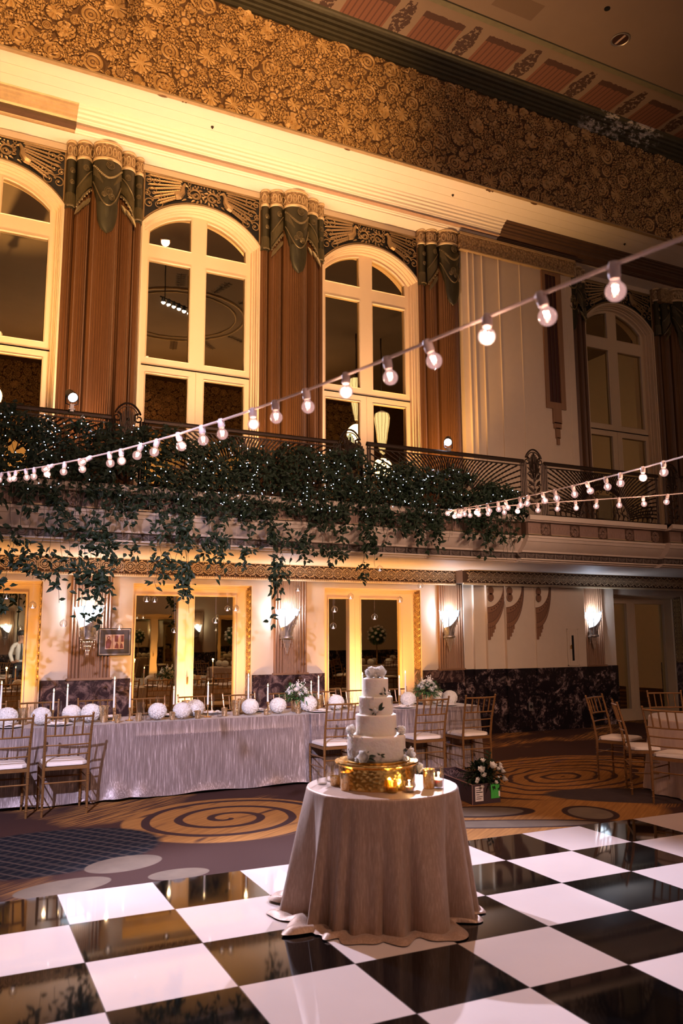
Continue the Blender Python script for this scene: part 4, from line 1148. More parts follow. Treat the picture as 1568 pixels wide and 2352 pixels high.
STR = [('string_lights','white cable of glowing round bulbs rising in front of the windows to the upper right',[[0.313,9.359,3.338],[0.45,8.479,3.213],[0.565,7.737,3.111],[0.664,7.102,3.028],[0.749,6.553,2.959],[0.823,6.072,2.902],[0.888,5.649,2.854],[0.945,5.273,2.813],[0.996,4.937,2.779],[1.042,4.635,2.75],[1.084,4.361,2.726],[1.122,4.112,2.705],[1.156,3.885,2.688],[1.187,3.677,2.673],[1.216,3.486,2.66],[1.242,3.309,2.65],[1.266,3.145,2.641],[1.289,2.994,2.633],[1.31,2.852,2.627],[1.329,2.72,2.621],[1.347,2.596,2.617],[1.364,2.481,2.613],[1.38,2.372,2.61],[1.395,2.269,2.607],[1.409,2.173,2.605],[1.423,2.082,2.603],[1.435,1.996,2.601],[1.447,1.914,2.599],[1.459,1.836,2.598],[1.469,1.763,2.596],[1.48,1.693,2.595],[1.489,1.626,2.593],[1.499,1.563,2.591],[1.507,1.502,2.59],[1.516,1.445,2.588],[1.524,1.389,2.585],[1.532,1.337,2.583],[1.539,1.286,2.58],[1.547,1.238,2.577],[1.554,1.191,2.574]],[[0.445,8.509,3.213],[0.509,8.1,3.156],[0.548,7.852,3.123],[0.589,7.586,3.087],[0.639,7.265,3.045],[0.681,6.993,3.011],[0.744,6.581,2.959],[0.761,6.476,2.946],[0.808,6.166,2.909],[0.861,5.823,2.87],[0.898,5.582,2.843],[0.953,5.226,2.805],[0.985,5.017,2.784],[1.035,4.683,2.752],[1.07,4.452,2.731],[1.113,4.17,2.708],[1.156,3.886,2.686],[1.187,3.676,2.671],[1.234,3.364,2.651],[1.263,3.169,2.64],[1.299,2.924,2.628],[1.34,2.646,2.617],[1.377,2.399,2.609],[1.408,2.186,2.604],[1.448,1.912,2.598],[1.478,1.705,2.594],[1.514,1.462,2.587]]),
('string_lights','white cable of round bulbs in the lower right, upper one of the close pair',[[5.015,7.421,3.0],[4.966,7.219,2.98],[4.92,7.027,2.962],[4.876,6.842,2.945],[4.833,6.666,2.929],[4.793,6.496,2.914],[4.754,6.334,2.901],[4.716,6.178,2.887],[4.68,6.028,2.875],[4.645,5.883,2.864],[4.612,5.744,2.853],[4.58,5.61,2.843],[4.549,5.481,2.833],[4.519,5.356,2.824],[4.49,5.236,2.816],[4.462,5.12,2.808],[4.435,5.008,2.801],[4.409,4.899,2.794],[4.383,4.794,2.787],[4.359,4.692,2.781],[4.335,4.594,2.775],[4.312,4.498,2.77],[4.29,4.405,2.765],[4.268,4.316,2.76],[4.247,4.228,2.756],[4.227,4.144,2.751],[4.207,4.062,2.747],[4.188,3.982,2.744],[4.169,3.904,2.74],[4.151,3.828,2.737],[4.133,3.755,2.734],[4.115,3.683,2.731],[4.099,3.614,2.728],[4.082,3.546,2.726],[4.066,3.48,2.723],[4.051,3.415,2.721],[4.036,3.352,2.719],[4.021,3.291,2.717],[4.006,3.231,2.715],[3.992,3.173,2.713]],[[4.996,7.343,2.987],[4.947,7.141,2.968],[4.901,6.947,2.95],[4.827,6.639,2.923],[4.768,6.394,2.901],[4.708,6.144,2.881],[4.669,5.982,2.868],[4.599,5.688,2.845],[4.558,5.52,2.832],[4.497,5.267,2.814],[4.447,5.06,2.8],[4.378,4.772,2.782],[4.329,4.568,2.771],[4.268,4.315,2.757],[4.223,4.128,2.748],[4.159,3.865,2.736],[4.107,3.647,2.727]]),
('string_lights','white cable of round bulbs in the lower right, lower one of the close pair',[[5.096,7.541,3.013],[5.126,7.452,3.011],[5.156,7.365,3.009],[5.186,7.278,3.007],[5.215,7.193,3.004],[5.244,7.109,3.001],[5.272,7.026,2.998],[5.3,6.945,2.995],[5.328,6.864,2.991],[5.355,6.785,2.987],[5.382,6.707,2.983],[5.408,6.63,2.979],[5.435,6.554,2.975],[5.46,6.479,2.971],[5.486,6.405,2.967],[5.511,6.332,2.962],[5.536,6.259,2.958],[5.561,6.188,2.954],[5.585,6.118,2.949],[5.609,6.049,2.945],[5.633,5.98,2.94],[5.656,5.913,2.936],[5.679,5.846,2.932],[5.702,5.78,2.928],[5.724,5.715,2.924],[5.746,5.651,2.92],[5.768,5.587,2.916],[5.79,5.524,2.912],[5.811,5.462,2.909],[5.833,5.401,2.905],[5.853,5.34,2.902],[5.874,5.28,2.899],[5.894,5.221,2.896],[5.915,5.163,2.894],[5.934,5.105,2.891],[5.954,5.047,2.889],[5.973,4.991,2.887],[5.993,4.935,2.886],[6.012,4.879,2.884],[6.03,4.825,2.883]],[[5.127,7.451,3.007],[5.154,7.372,3.005],[5.186,7.278,3.002],[5.229,7.154,2.998],[5.262,7.058,2.995],[5.328,6.866,2.987],[5.388,6.69,2.978],[5.463,6.471,2.966],[5.538,6.257,2.953],[5.6,6.077,2.942],[5.673,5.864,2.929],[5.747,5.651,2.916],[5.823,5.431,2.903],[5.898,5.212,2.892]]),
]

PEND = [(2.3,-1.9,3.5),(4.55,.4,3.1),(9.6,1.4,3.3)]
for k,(nm,lab,C_,B_) in enumerate(STR):
    px_,py_,pz_ = PEND[k]; tp_ = thing('light_pole','slim black tripod pole outside the frame carrying one festoon cable, '+ORD[k]+' of three','pole',(px_,py_,0),0,'tripod poles of the festoon cables')
    m = MB(); m.tube([(0,0,.35),(0,0,pz_+.05)],.016,8); m.build('pole',M['black'],tp_)
    for q in range(3): m = MB(); m.tube([(0,0,.9),(.45*math.cos(q*2.1),.45*math.sin(q*2.1),.03)],.011,6); m.build('leg',M['black'],tp_)
    festoon(nm,lab,(C_,[(p,(RV.uniform(-.15,.15),RV.uniform(-.45,.35) if RV.random()<.9 else 1.0,0)) for p in B_],PEND[k]))
    for p in B_[::3]: add_light('festoon_glow','POINT',(p[0],p[1],p[2]-.07),1.6,(1,.62,.45),shadow_soft_size=.03)

# spotlights clamped to the railing
def rail_spot(x, y, label, tgt, en, ang, blend, color=(.78,.76,1)):
    t_ = thing('rail_spotlight',label,'spotlight',(x,y,4.46),0,'spotlights clamped on the gallery rail')
    d = (Vector(tgt)-Vector((x,y,4.46))).normalized(); q = d.to_track_quat('Z','Y').to_euler()
    m = MB(); m.lathe([(.0,-.16),(.04,-.16),(.055,-.10),(.062,.0),(.062,.045),(.054,.045),(.05,.02)],n=20,cap1=False); o = m.build('lamp_housing',M['black'],t_); o.rotation_euler = q
    m = MB(); m.lathe([(0,.024),(.051,.022)],n=20,cap0=False,cap1=False); m.sphere((0,0,.02),.03,10,6,(1,1,.5)); l = m.build('lit_lens',M['lens'],o)
    m = MB(); m.tube([(-.07,0,0),(-.07,0,-.09),(0,0,-.11),(.07,0,-.09),(.07,0,0)],.007,6); m.build('yoke',M['black'],t_)
    m = MB(); m.box(-.02,.02,-.04,.04,-.19,-.10); m.box(-.035,.035,-.05,.05,-.17,-.155); m.build('rail_clamp',M['silver'],t_,smooth=False)
    p = Vector((x,y,4.46))+d*.08
    lo = add_light('spot_beam','SPOT',p,en,color,spot_size=ang,spot_blend=blend,shadow_soft_size=.04); aim(lo,tgt); return t_
M['lens'] = emit('cold_lens',(.80,.82,1),60)
rail_spot(1.33,9.80,'lit cold white spotlight clamped to the rail at the left, before the brown column',(2.6,2.6,0),2500,math.radians(52),.5)
rail_spot(6.64,9.80,'lit cold white spotlight clamped to the rail by the cream upper wall',(2.0,3.4,0),2500,math.radians(46),.5)

# amber floor lights, ground floor doors and gallery
def par_can(x, y, z, label, tilt=0, cat='uplight', grp='amber uplights behind the long table'):
    t_ = thing('uplight',label,cat,(x,y,z),0,grp)
    m = MB(); m.lathe([(.0,.02),(.06,.02),(.07,.05),(.075,.17),(.07,.17),(.065,.14)],n=20,cap1=False); o = m.build('housing',M['black'],t_)
    m = MB(); m.lathe([(0,.14),(.066,.14)],n=16,cap0=False,cap1=False); m.build('lens',M['amberlens'],t_)
    m = MB(); m.box(-.09,.09,-.03,.03,0,.012); m.tube([(-.085,0,.01),(-.085,0,.10)],.008,5); m.tube([(.085,0,.01),(.085,0,.10)],.008,5); m.build('floor_bracket',M['black'],t_)
    return t_
M['amberlens'] = emit('amber_lens',(1,.5,.08),25)
for k,(x,l) in enumerate(((.5,'black floor uplight glowing amber at the foot of the leftmost mirrored door'),(3.42,'black floor uplight glowing amber at the foot of the door behind the long table centre'),(6.4,'black floor uplight glowing amber at the foot of the door behind the cake'))):
    par_can(x,11.42,0,l)
    lo = add_light('amber_beam','SPOT',(x,11.40,.20),LA[k],(1,.47,.10),spot_size=math.radians(115),spot_blend=.9,shadow_soft_size=.06); aim(lo,(x,12.0,1.9))
GL = [(.35,(1,.50,.14),1.1),(1.55,(1,.60,.38),.85),(3.05,(1,.60,.34),.8),(4.25,(1,.56,.24),.8),(5.9,(1,.58,.34),.85),(7.35,(1,.50,.14),.9)]
for k,(x,c_,f) in enumerate(GL):
    par_can(x,11.0,3.37,'small black uplight on the gallery floor, hidden by vines, '+ORD[k]+' from the left','', 'uplight','gallery floor uplights')
    lo = add_light('gallery_beam','SPOT',(x,10.95,3.56),GE*f,c_,spot_size=math.radians(88),spot_blend=1.,shadow_soft_size=.08); aim(lo,(x+.05,11.25,9.0))

# pendant torchere lanterns over the room (seen in the window mirrors)
def lantern(x,y,ztop,label):
    t_ = thing('pendant_lantern',label,'lantern',(x,y,ztop),0,'long pendant lanterns over the room')
    m = MB(); m.tube([(0,0,11.1-ztop),(0,0,.1)],.02,6); m.lathe([(.02,.35),(.10,.3),(.03,.1),(.22,0)],n=12,c=(0,0,.0)); m.build('rod',M['bronze'],t_)
    m = MB(); m.lathe([(.21,0),(.24,-.15),(.16,-.8),(.07,-1.3),(0,-1.35)],n=12,cap0=False); m.build('glass_panels',M['lantern'],t_,smooth=False)
    m = MB()
    for k in range(12):
        a = 2*PI*k/12; m.tube([(.215*math.cos(a),.215*math.sin(a),.0),(.245*math.cos(a),.245*math.sin(a),-.15),(.165*math.cos(a),.165*math.sin(a),-.8),(.07*math.cos(a),.07*math.sin(a),-1.3)],.008,4)
    for q in range(3): m.lathe([(.03,-1.3-.12*q),(.05-.01*q,-1.34-.12*q),(.02,-1.41-.12*q)],n=8)
    m.build('lantern_cage',M['brass'],t_)
    add_light('lantern_glow','POINT',(x,y,ztop-1.75),LE,(1,.66,.42),shadow_soft_size=.3)
M['lantern'] = emit('lit_lantern_glass',(1,.76,.45),1.3)
for k,(x,y,z) in enumerate(((11.5,2.0,9.6),(12.4,2.0,8.6),(1.0,1.5,9.6),(-3.5,5.0,9.6),(15.5,4.0,9.6))):
    lantern(x,y,z,'tall glass pendant lantern hanging over the hall, '+ORD[k]+' of five, seen in mirrors')
# ceiling downlights and opposite-gallery stage lights (out of frame, most of them added as fill)
def stage(x,y,z,tgt,en,color,ang,label,size=.05):
    t_ = thing('stage_light',label,'stage light',(x,y,z),0,'stage lights on the near side of the hall')
    d = (Vector(tgt)-Vector((x,y,z))).normalized(); q = d.to_track_quat('Z','Y').to_euler()
    m = MB(); m.lathe([(.0,-.3),(.09,-.3),(.12,-.1),(.13,.06),(.12,.06)],n=16,cap1=False); o = m.build('lamp_housing',M['black'],t_); o.rotation_euler = q
    m = MB(); m.lathe([(0,.05),(.115,.05)],n=16,cap0=False,cap1=False); m.build('lit_lens',M['lens'],o)
    m = MB(); m.tube([(0,0,.1),(0,0,11.1-z)],.02,6); m.build('hanging_pole',M['black'],t_)
    lo = add_light('stage_beam','SPOT',Vector((x,y,z))+d*.12,en,color,spot_size=math.radians(ang),spot_blend=.7,shadow_soft_size=size); aim(lo,tgt)
for a in STAGE: stage(*a)
t_ = thing('spotlight_bar','hanging bar with a row of six white lamps, reflected in the second arched window','stage light',(5.2,4.0,10.1),math.radians(-28),'')
m = MB(); m.tube([(-.55,0,.1),(.55,0,.1)],.02,6); m.tube([(-.4,0,.1),(-.4,0,1)],.012,6); m.tube([(.4,0,.1),(.4,0,1)],.012,6); m.build('bar',M['black'],t_)
for k in range(6):
    x = -.45+.18*k; m = MB(); m.lathe([(0,.12),(.04,.12),(.055,0),(.06,-.03)],n=14,c=(x,0,0),cap1=False); o = m.build('lamp_head',M['black'],t_); m = MB(); m.sphere((x,0,-.02),.045,10,6); m.build('bulb',M['lens'],o)
# ------------------------------------------------------------ dance floor
t_ = thing('dance_floor','glossy black and white chequered dance floor panels','dance floor',(0.8298,5.7607,0.0),-.02024)
S = .60965; m = MB(); m.box(-9*S,11*S,-12*S,0,.002,.02); m.build('chequered_panels',M['dance'],t_,smooth=False)
m = MB()
for q in ((-9*S-.03,11*S+.03,0,.035),(-9*S-.03,11*S+.03,-12*S-.035,-12*S)):
    m.add([(q[0],q[2],.02 if q[2]<.01 and q[2]>-1 else .002),(q[1],q[2],.02 if q[2]>-1 else .002),(q[1],q[3],.002 if q[2]>-1 else .02),(q[0],q[3],.002 if q[2]>-1 else .02)],[(0,1,2,3)])
m.box(-9*S-.03,-9*S,-12*S,0,.0,.018); m.box(11*S,11*S+.03,-12*S,0,0,.018)
m.build('metal_edge_ramp',M['alu'],t_,smooth=False)
DZ = .02
# ------------------------------------------------------------ chiavari chair
def make_chair():
    t_ = thing('chiavari_chair','x','chair')
    def post(s):
        return [(s*.200,-.195,0),(s*.200,-.20,.22),(s*.200,-.195,.44),(s*.203,-.225,.64),(s*.208,-.265,.80),(s*.213,-.30,.925)]
    for s in (-1,1):
        m = MB(); P = post(s); m.tube(P,[.011,.013,.015,.013,.012,.010],8)
        m.sphere((s*.2135,-.302,.932),.013,8,6)
        for z in (.06,.12,.30,.36): m.lathe([(.012,-.006),(.0175,0),(.012,.006)],n=8,c=(s*.2,-.198,z),cap0=False,cap1=False)
        for q,(a,b) in ((.52,(2,3)),(.60,(2,3)),(.68,(3,4)),(.78,(3,4)),(.86,(4,5))):
            f = (q-P[a][2])/(P[b][2]-P[a][2]); m.sphere(tuple(P[a][c]+(P[b][c]-P[a][c])*f for c in range(3)),.0165,8,4,(1,1,.45))
        m.build('back_post',M['gold_wood'],t_)
    for s in (-1,1):
        m = MB(); m.tube([(s*.195,.185,0),(s*.198,.19,.25),(s*.198,.19,.425)],[.010,.013,.014],8)
        for z in (.08,.14,.30,.36): m.lathe([(.012,-.006),(.017,0),(.012,.006)],n=8,c=(s*.197,.188,z),cap0=False,cap1=False)
        m.build('front_leg',M['gold_wood'],t_)
    def yb(z): return -.195-.0 if z<.44 else -.195-(.03*(z-.44)/.2 if z<.64 else .03+(z-.64)/.16*.04 if z<.80 else .07+(z-.80)/.125*.035)
    for z,r in ((.905,.0105),(.735,.009),(.645,.0075),(.555,.0075)):
        m = MB(); m.tube([(-.208+.416*i/8, yb(z)-.030*math.sin(PI*i/8), z) for i in range(9)],r,6); m.build('back_rail',M['gold_wood'],t_)
    for k in range(4):
        u = (k+1)/5; x = -.205+.41*u; bow = .030*math.sin(PI*u)
        m = MB(); m.tube([(x*1.0,yb(.735)-bow,.735),(x*1.01,yb(.82)-bow,.82),(x*1.02,yb(.905)-bow,.905)],[.008,.0085,.0075],6); m.sphere((x*1.005,yb(.80)-bow,.80),.0115,6,4,(1,1,.5))
        m.build('back_spindle',M['gold_wood'],t_)
    m = MB(); m.box(-.205,.205,-.205,-.18,.415,.445); m.box(-.205,.205,.175,.205,.415,.445); m.box(-.205,-.178,-.19,.19,.415,.445); m.box(.178,.205,-.19,.19,.415,.445); m.box(-.18,.18,-.18,.18,.43,.44)
    m.build('seat_frame',M['gold_wood'],t_,smooth=False)
    m = MB()
    for a,b in (((-.2,-.198,.33),(-.2,.19,.33)),((.2,-.198,.33),(.2,.19,.33)),((-.2,.19,.30),(.2,.19,.30)),((-.2,-.198,.30),(.2,-.198,.30)),((-.2,-.198,.22),(-.2,.19,.22)),((.2,-.198,.22),(.2,.19,.22))): m.tube([a,b],.0075,6)
    m.build('stretchers',M['gold_wood'],t_)
    m = MB(); P = []
    for (k,z) in ((.86,.443),(1.,.450),(1.01,.465),(.985,.478),(.90,.485),(.5,.490),(.02,.492)):
        P.append([(k*.195*(1 if abs(math.cos(a))>abs(math.sin(a)) else abs(math.cos(a)/math.sin(a)))*(1 if math.cos(a)>0 else -1)*1.0, k*.190*(1 if abs(math.sin(a))>=abs(math.cos(a)) else abs(math.sin(a)/math.cos(a)))*(1 if math.sin(a)>0 else -1), z) for a in [2*PI*(j+.5)/24 for j in range(24)]])
    m.grid(P,True); m.build('seat_cushion',M['cushion'],t_)
    return t_
ch0 = make_chair(); used = False
def chair(x,y,face,label,group,z=0):
    global used
    rz = math.atan2(face[1],face[0])-PI/2
    if not used:
        used = True; ch0.location=(x,y,z); ch0.rotation_euler=(0,0,rz); ch0['label']=label; ch0['group']=group; return ch0
    return dup(ch0,(x,y,z),rz,label,group)
FG = 'gold chairs along the front of the long table'
chair(.69,8.50,(0,1),'gold chiavari chair at the left edge of the photo, front side of the long table',FG)
chair(1.225,8.48,(0,1),'gold chiavari chair second from the left edge, in front of the long table',FG)
chair(4.12,8.50,(0,1),'gold chiavari chair left of the cake, in front of the long table',FG)
chair(5.28,8.52,(0,1),'gold chiavari chair directly right of the cake, in front of the long table',FG)
chair(5.95,8.52,(0,1),'gold chiavari chair by the flower carton, last on the front of the long table',FG)
for i,x in enumerate((.60,1.16,1.80,2.39,2.98,3.55,4.15,4.70,5.20,5.80)):
    chair(x,9.76,(0,-1),'gold chiavari chair behind the long table, '+ORD[i]+' from the left along the wall side','gold chairs along the wall side of the long table')
TC = (7.65,6.2)
RG = 'gold chairs around the rose round table'
def tochair(x,y,label): chair(x,y,(TC[0]-x,TC[1]-y),label,RG)
chair(6.755+.15,6.72-.12,(.79,-.61),'gold chiavari chair on the left of the round table, its back nearly edge-on',RG)
chair(6.555+.19,5.965+.06,(.95,.30),'gold chiavari chair cropped by the right edge, in front of the round table',RG)
chair(7.22,7.28,(.36,-.93),'gold chiavari chair behind the edge-on one, on the far left of the round table',RG)
chair(8.25,7.40,(-.45,-.9),'gold chiavari chair on the far side of the round table at the right edge',RG)

# ------------------------------------------------------------ long tables
RT = random.Random(3)
def table_frame(x0,x1,y0,y1,label,top=.75):
    t_ = thing('banquet_table',label,'table',((x0+x1)/2,(y0+y1)/2,0),0,'folding banquet tables under the cloths')
    w,d = (x1-x0)/2-.02,(y1-y0)/2-.02
    m = MB(); m.box(-w,w,-d,d,top-.03,top); m.build('tabletop',M['gold_wood'],t_,smooth=False)
    for s in (-1,1):
        for q in (-1,1):
            m = MB(); m.tube([(s*(w-.15),q*(d-.08),0),(s*(w-.15),q*(d-.08),top-.03)],.014,6); m.build('leg',M['black'],t_)
    return t_
def long_cloth(x0,x1,y0,y1,label,curl=0,seed=1):
    r = random.Random(seed); m = MB(); T = .762; W = x1-x0; D = y1-y0
    ring = []      # walk round the perimeter
    n1 = int(W/.03); n2 = int(D/.04)
    for i in range(n1): ring.append((x0+W*i/n1,y0,0,-1))
    for i in range(n2): ring.append((x1,y0+D*i/n2,1,0))
    for i in range(n1): ring.append((x1-W*i/n1,y1,0,1))
    for i in range(n2): ring.append((x0,y1-D*i/n2,-1,0))
    ph = [r.uniform(0,6) for _ in range(6)]
    def fold(s,k):   # s arc length
        return (.5*math.sin(s*5.1+ph[0])+.3*math.sin(s*9.7+ph[1])+.2*math.sin(s*17+ph[2]))*k
    rows = []; zs = [T,T-.004,T-.015,T-.06,T-.125,T-.135,T-.145,.5,.4,.3,.2,.12,.06,.03,.012]
    for z in zs:
        row = []; s = 0; f = (T-z)/T
        for i,(px,py,nx,ny) in enumerate(ring):
            out = .002 + (.006 if z < T-.003 else 0) + .012*f + fold(i*.03,.020*f**1.3)
            if z == T-.135: out += .003 if math.sin(i*.05+ph[3]) > .1 else 0
            # corners pull together to pleats
            dc = min(abs(px-x0)+abs(py-y0),abs(px-x1)+abs(py-y0),abs(px-x0)+abs(py-y1),abs(px-x1)+abs(py-y1))
            out += .045*f*math.exp(-(dc/.10)**2)
            if curl and py == y0 and px < x0+.9 and z < .16:
                out += .05*math.exp(-((px-x0-.25)/.22)**2)*(.16-z)/.16 + .03*math.sin(px*22)*(.16-z)/.16*math.exp(-((px-x0-.3)/.35)**2)
            if py==y0 and z < .09: out += .02*(.09-z)/.09*(1+math.sin(px*8+ph[4]))
            zz = z
            if z < .03: zz = z+.012+.012*math.sin(i*.21+ph[5])
            row.append((px+nx*out,py+ny*out,zz))
        rows.append(row)
    m.grid(rows,True)
    m.add([(x0,y0,T),(x1,y0,T),(x1,y1,T),(x0,y1,T)],[(0,1,2,3)])
    o = m.build('tablecloth',M['linen'],smooth=50); tag(o,label,'tablecloth','silvery rose cloths on the long table'); return o
LT = [(-.95,1.505,'left end'),(1.53,3.93,'middle'),(3.955,6.30,'right end')]
for i,(a,b,w_) in enumerate(LT):
    table_frame(a,b,8.76,9.48,'folding banquet table hidden under the %s cloth of the long table'%w_)
    long_cloth(a,b,8.745,9.495,['silvery rose streaked cloth on the left end of the long table, behind two chairs','silvery rose streaked cloth with open front, middle of the long table','silvery rose streaked cloth on the right end of the long table, behind the cake'][i],curl=(i==1),seed=i+4)
TT = .763
# ------------------------------------------------------------ flowers
def petal_cup(mb,c,R,ax,k,openn,rr):
    ax = Vector(ax).normalized(); u = ax.orthogonal().normalized(); w = ax.cross(u)
    for q in range(k):
        a = 2*PI*q/k+rr; d = u*math.cos(a)+w*math.sin(a); tn = -u*math.sin(a)+w*math.cos(a); P = []
        for i in range(5):
            f = i/4; prof = R*(.25+.75*math.sin(f*PI*.5)*openn); h = R*(-.6+1.25*f); 
            cc = Vector(c)+d*prof+ax*h
            if i == 4: cc = cc+d*R*.10
            hw = R*.75*math.sin(PI*(.15+.72*f))*1.05/(1+.06*k)
            P.append([tuple(cc+tn*hw*v-d*abs(v)**2*R*.18) for v in (-1,-.5,0,.5,1)])
        mb.grid(P)
def rose(mb,c,R,ax=(0,0,1),seed=0):
    for i,(k,o,s) in enumerate(((3,.28,.62),(4,.52,.78),(5,.78,.9),(6,1.02,1.0))): petal_cup(mb,c,R*s,ax,k,o,seed+i*1.1)
    mb.sphere(tuple(Vector(c)-Vector(ax).normalized()*R*.15),R*.5,8,5)
def peony(mb,c,R,ax=(0,0,1),seed=0):
    rr = random.Random(seed); mb.sphere(c,R*.72,10,7)
    for i in range(46):
        v = Vector((rr.gauss(0,1),rr.gauss(0,1),rr.gauss(0,1))).normalized()
        if v.dot(Vector(ax).normalized()) < -.55: continue
        b = Vector(c)+v*R*.55; t1 = v.orthogonal().normalized(); a = rr.uniform(0,6.28); t2 = (t1*math.cos(a)+v.cross(t1)*math.sin(a))
        mb.leaf(tuple(b-t2*R*.25),tuple(t2*.6+v*.8),tuple(v),R*.75,R*.62,.5,3)
def hydrangea(mb,c,R,n,seed):
    rr = random.Random(seed); mb.sphere(c,R*.78,14,10,(1,1,.92))
    for i in range(n):
        zz = 1-2*(i+.5)/n; a = i*2.39996; s_ = math.sqrt(max(0,1-zz*zz)); v = Vector((s_*math.cos(a),s_*math.sin(a),zz*.92))
        b = Vector(c)+v*R*.82; t1 = v.orthogonal().normalized(); t0 = rr.uniform(0,6)
        for q in range(3):
            aa = t0+q*2.1; d = t1*math.cos(aa)+v.cross(t1)*math.sin(aa); mb.leaf(tuple(b),tuple(d*.7+v*.9),tuple(v),R*.27,R*.26,.7,2)
balls = [(.74,8.97),(1.06,8.96),(1.38,9.12),(1.56,9.02),(2.235,8.92),(2.49,8.88),(2.68,9.03),(3.30,8.96),(3.64,8.96),(4.03,8.98),(4.42,9.03),(5.42,9.02),(5.92,9.16),(6.03,9.0)]
BL = ['white flower globe at the left edge of the long table, behind the first chair back','white flower globe between the two left chair backs','white flower globe behind the second chair, the one farther from the camera','white flower globe seen through the second chair back, near its right post','white flower globe on the middle cloth, first one right of the tall gold tumbler','white flower globe on the middle cloth, between two gold votives','white flower globe set further back beside a taper candle and a flute','white flower globe on the middle cloth directly right of a tall gold tumbler','white flower globe just left of the white rose centrepiece','white flower globe just right of the gold vase of the left rose centrepiece','white flower globe behind the chair left of the cake','white flower globe just left of the right rose centrepiece','white flower globe near the right end of the table beside the water goblet','white flower globe behind the chair right of the cake']
m = MB(); hydrangea(m,(0,0,.098),.106,170,3); hb = m.build('flower_globe',M['white_petal'])
for i,(x,y) in enumerate(balls):
    o = hb if i == 0 else hb.copy()
    if i: col.objects.link(o)
    s = .98 if i%3 else 1.04
    o.location = (x,y,TT); o.rotation_euler = (0,0,i*1.3); o.scale = (s,s,s*.96); tag(o,BL[i],'flower ball','white flower globes on the long table')
# tapers in low holders
m = MB(); m.lathe([(.045,0),(.045,.006),(.012,.012),(.008,.03),(.006,.10),(.012,.115),(.015,.135),(.012,.137),(.0115,.12)],n=16,cap1=False); hold0 = m.build('candle_holder',M['brass'])
def taper_proto():
    t_ = thing('taper_candle','x','candle'); 
    m = MB(); m.lathe([(.0105,0),(.0105,.02),(.0085,.97),(.004,1.0),(0,1.0)],n=12); b = m.build('wax_stick',M['wax'],t_)
    m = MB(); m.lathe([(.0,0),(.0045,.006),(.0055,.014),(.003,.026),(0,.036)],n=8); f = m.build('flame',M['flame'],t_)
    m = MB(); m.tube([(0,0,0),(0,0,.01)],.001,4); w = m.build('wick',M['ink'],t_)
    return t_,b,f,w
tp = taper_proto()
CAN = [(.68,9.05,1.206,'at the left edge of the photo'),(1.19,9.10,1.112,'short one between the two left chair backs'),(1.33,9.12,1.157,'second between the two left chairs, taller'),(1.80,9.06,1.22,'tall one right of the gold tumbler beside the second chair'),(1.955,9.0,1.158,'leaning towards the first flower globe of the middle cloth'),(2.47,9.15,1.094,'far one against the pale door mullion'),(2.80,8.95,1.145,'beside the flute in the middle'),(3.32,9.08,1.215,'tall one rising behind the flower globe right of centre'),(3.52,8.98,1.10,'between two flower globes left of the rose centrepiece'),(4.13,9.12,1.108,'shorter of the pair right of the left rose centrepiece'),(4.20,9.06,1.168,'taller of the pair right of the left rose centrepiece'),(4.79,9.05,1.195,'seen just left of the cake top against the amber mullion'),(5.34,9.1,1.143,'shorter of the pair right of the cake'),(5.40,9.05,1.202,'taller of the pair right of the cake')]
for i,(x,y,zt,l) in enumerate(CAN):
    h = hold0 if i == 0 else hold0.copy()
    if i: col.objects.link(h)
    h.location=(x,y,TT); tag(h,'brass holder of the taper '+l,'candle holder','brass holders on the long table')
    if i == 0: c,b,f,w = tp
    else:
        c,b,f,w = [q.copy() for q in tp]
        for q in (c,b,f,w): col.objects.link(q)
        for q in (b,f,w): q.parent = c
    L = zt-TT-.122-.034; b.scale=(1,1,L); f.location=(0,0,L+.004); w.location=(0,0,L-.001); c.location=(x,y,TT+.122)
    tag(c,'white taper '+l,'candle','white tapers on the long table')
    if i % 2 == 1: add_light('candle_glow','POINT',(x,y,zt+.02),.8,(1,.6,.3),shadow_soft_size=.015)
# tumblers, votives, flutes
def mk(name,prof,mat,n=20,fn=None,cap1=False):
    m = MB(); m.lathe(prof,n=n,cap1=cap1,fn=fn); return m.build(name,mat)
tall = mk('gold_tumbler',[(0,.0),(.034,0),(.038,.01),(.046,.12),(.050,.17),(.046,.17),(.04,.02),(0,.015)],M['mercury'],20,lambda a,z:1+.04*math.sin(a*5+z*40))
short = mk('votive_cup',[(0,.0),(.024,0),(.028,.01),(.032,.085),(.029,.085),(.025,.012),(0,.01)],M['mercury'],16,lambda a,z:1+.03*math.sin(a*6+z*50))
clear = mk('clear_votive',[(0,0),(.030,0),(.033,.006),(.033,.085),(.030,.085),(.029,.01),(0,.009)],M['glass'],20)
def putm(pr,L,cat,grp,zz=TT):
    for i,(x,y,l,*s) in enumerate(L):
        o = pr if i == 0 else pr.copy()
        if i: col.objects.link(o)
        o.location=(x,y,zz); o.rotation_euler=(0,0,i*1.1); tag(o,l,cat,grp)
        if s: o.scale=(s[0],s[0],s[1] if len(s)>1 else s[0])
putm(tall,[(.90,9.10,'tall gold mercury glass tumbler behind the first chair'),(1.68,8.96,'tall gold mercury glass tumbler on the table right beside the second chair back'),(2.63,9.22,'tall gold mercury glass tumbler behind the white flower globes, back row'),(3.14,8.98,'tall gold mercury glass tumbler left of the fourth flower globe of the middle cloth'),(3.27,9.16,'tall gold mercury glass tumbler set back behind the flower globe right of centre'),(4.30,9.25,'tall gold mercury glass tumbler behind the chair left of the cake'),(4.47,9.2,'tall gold mercury glass tumbler nearest the cake, back row')],'tumbler','gold mercury tumblers on the long table')
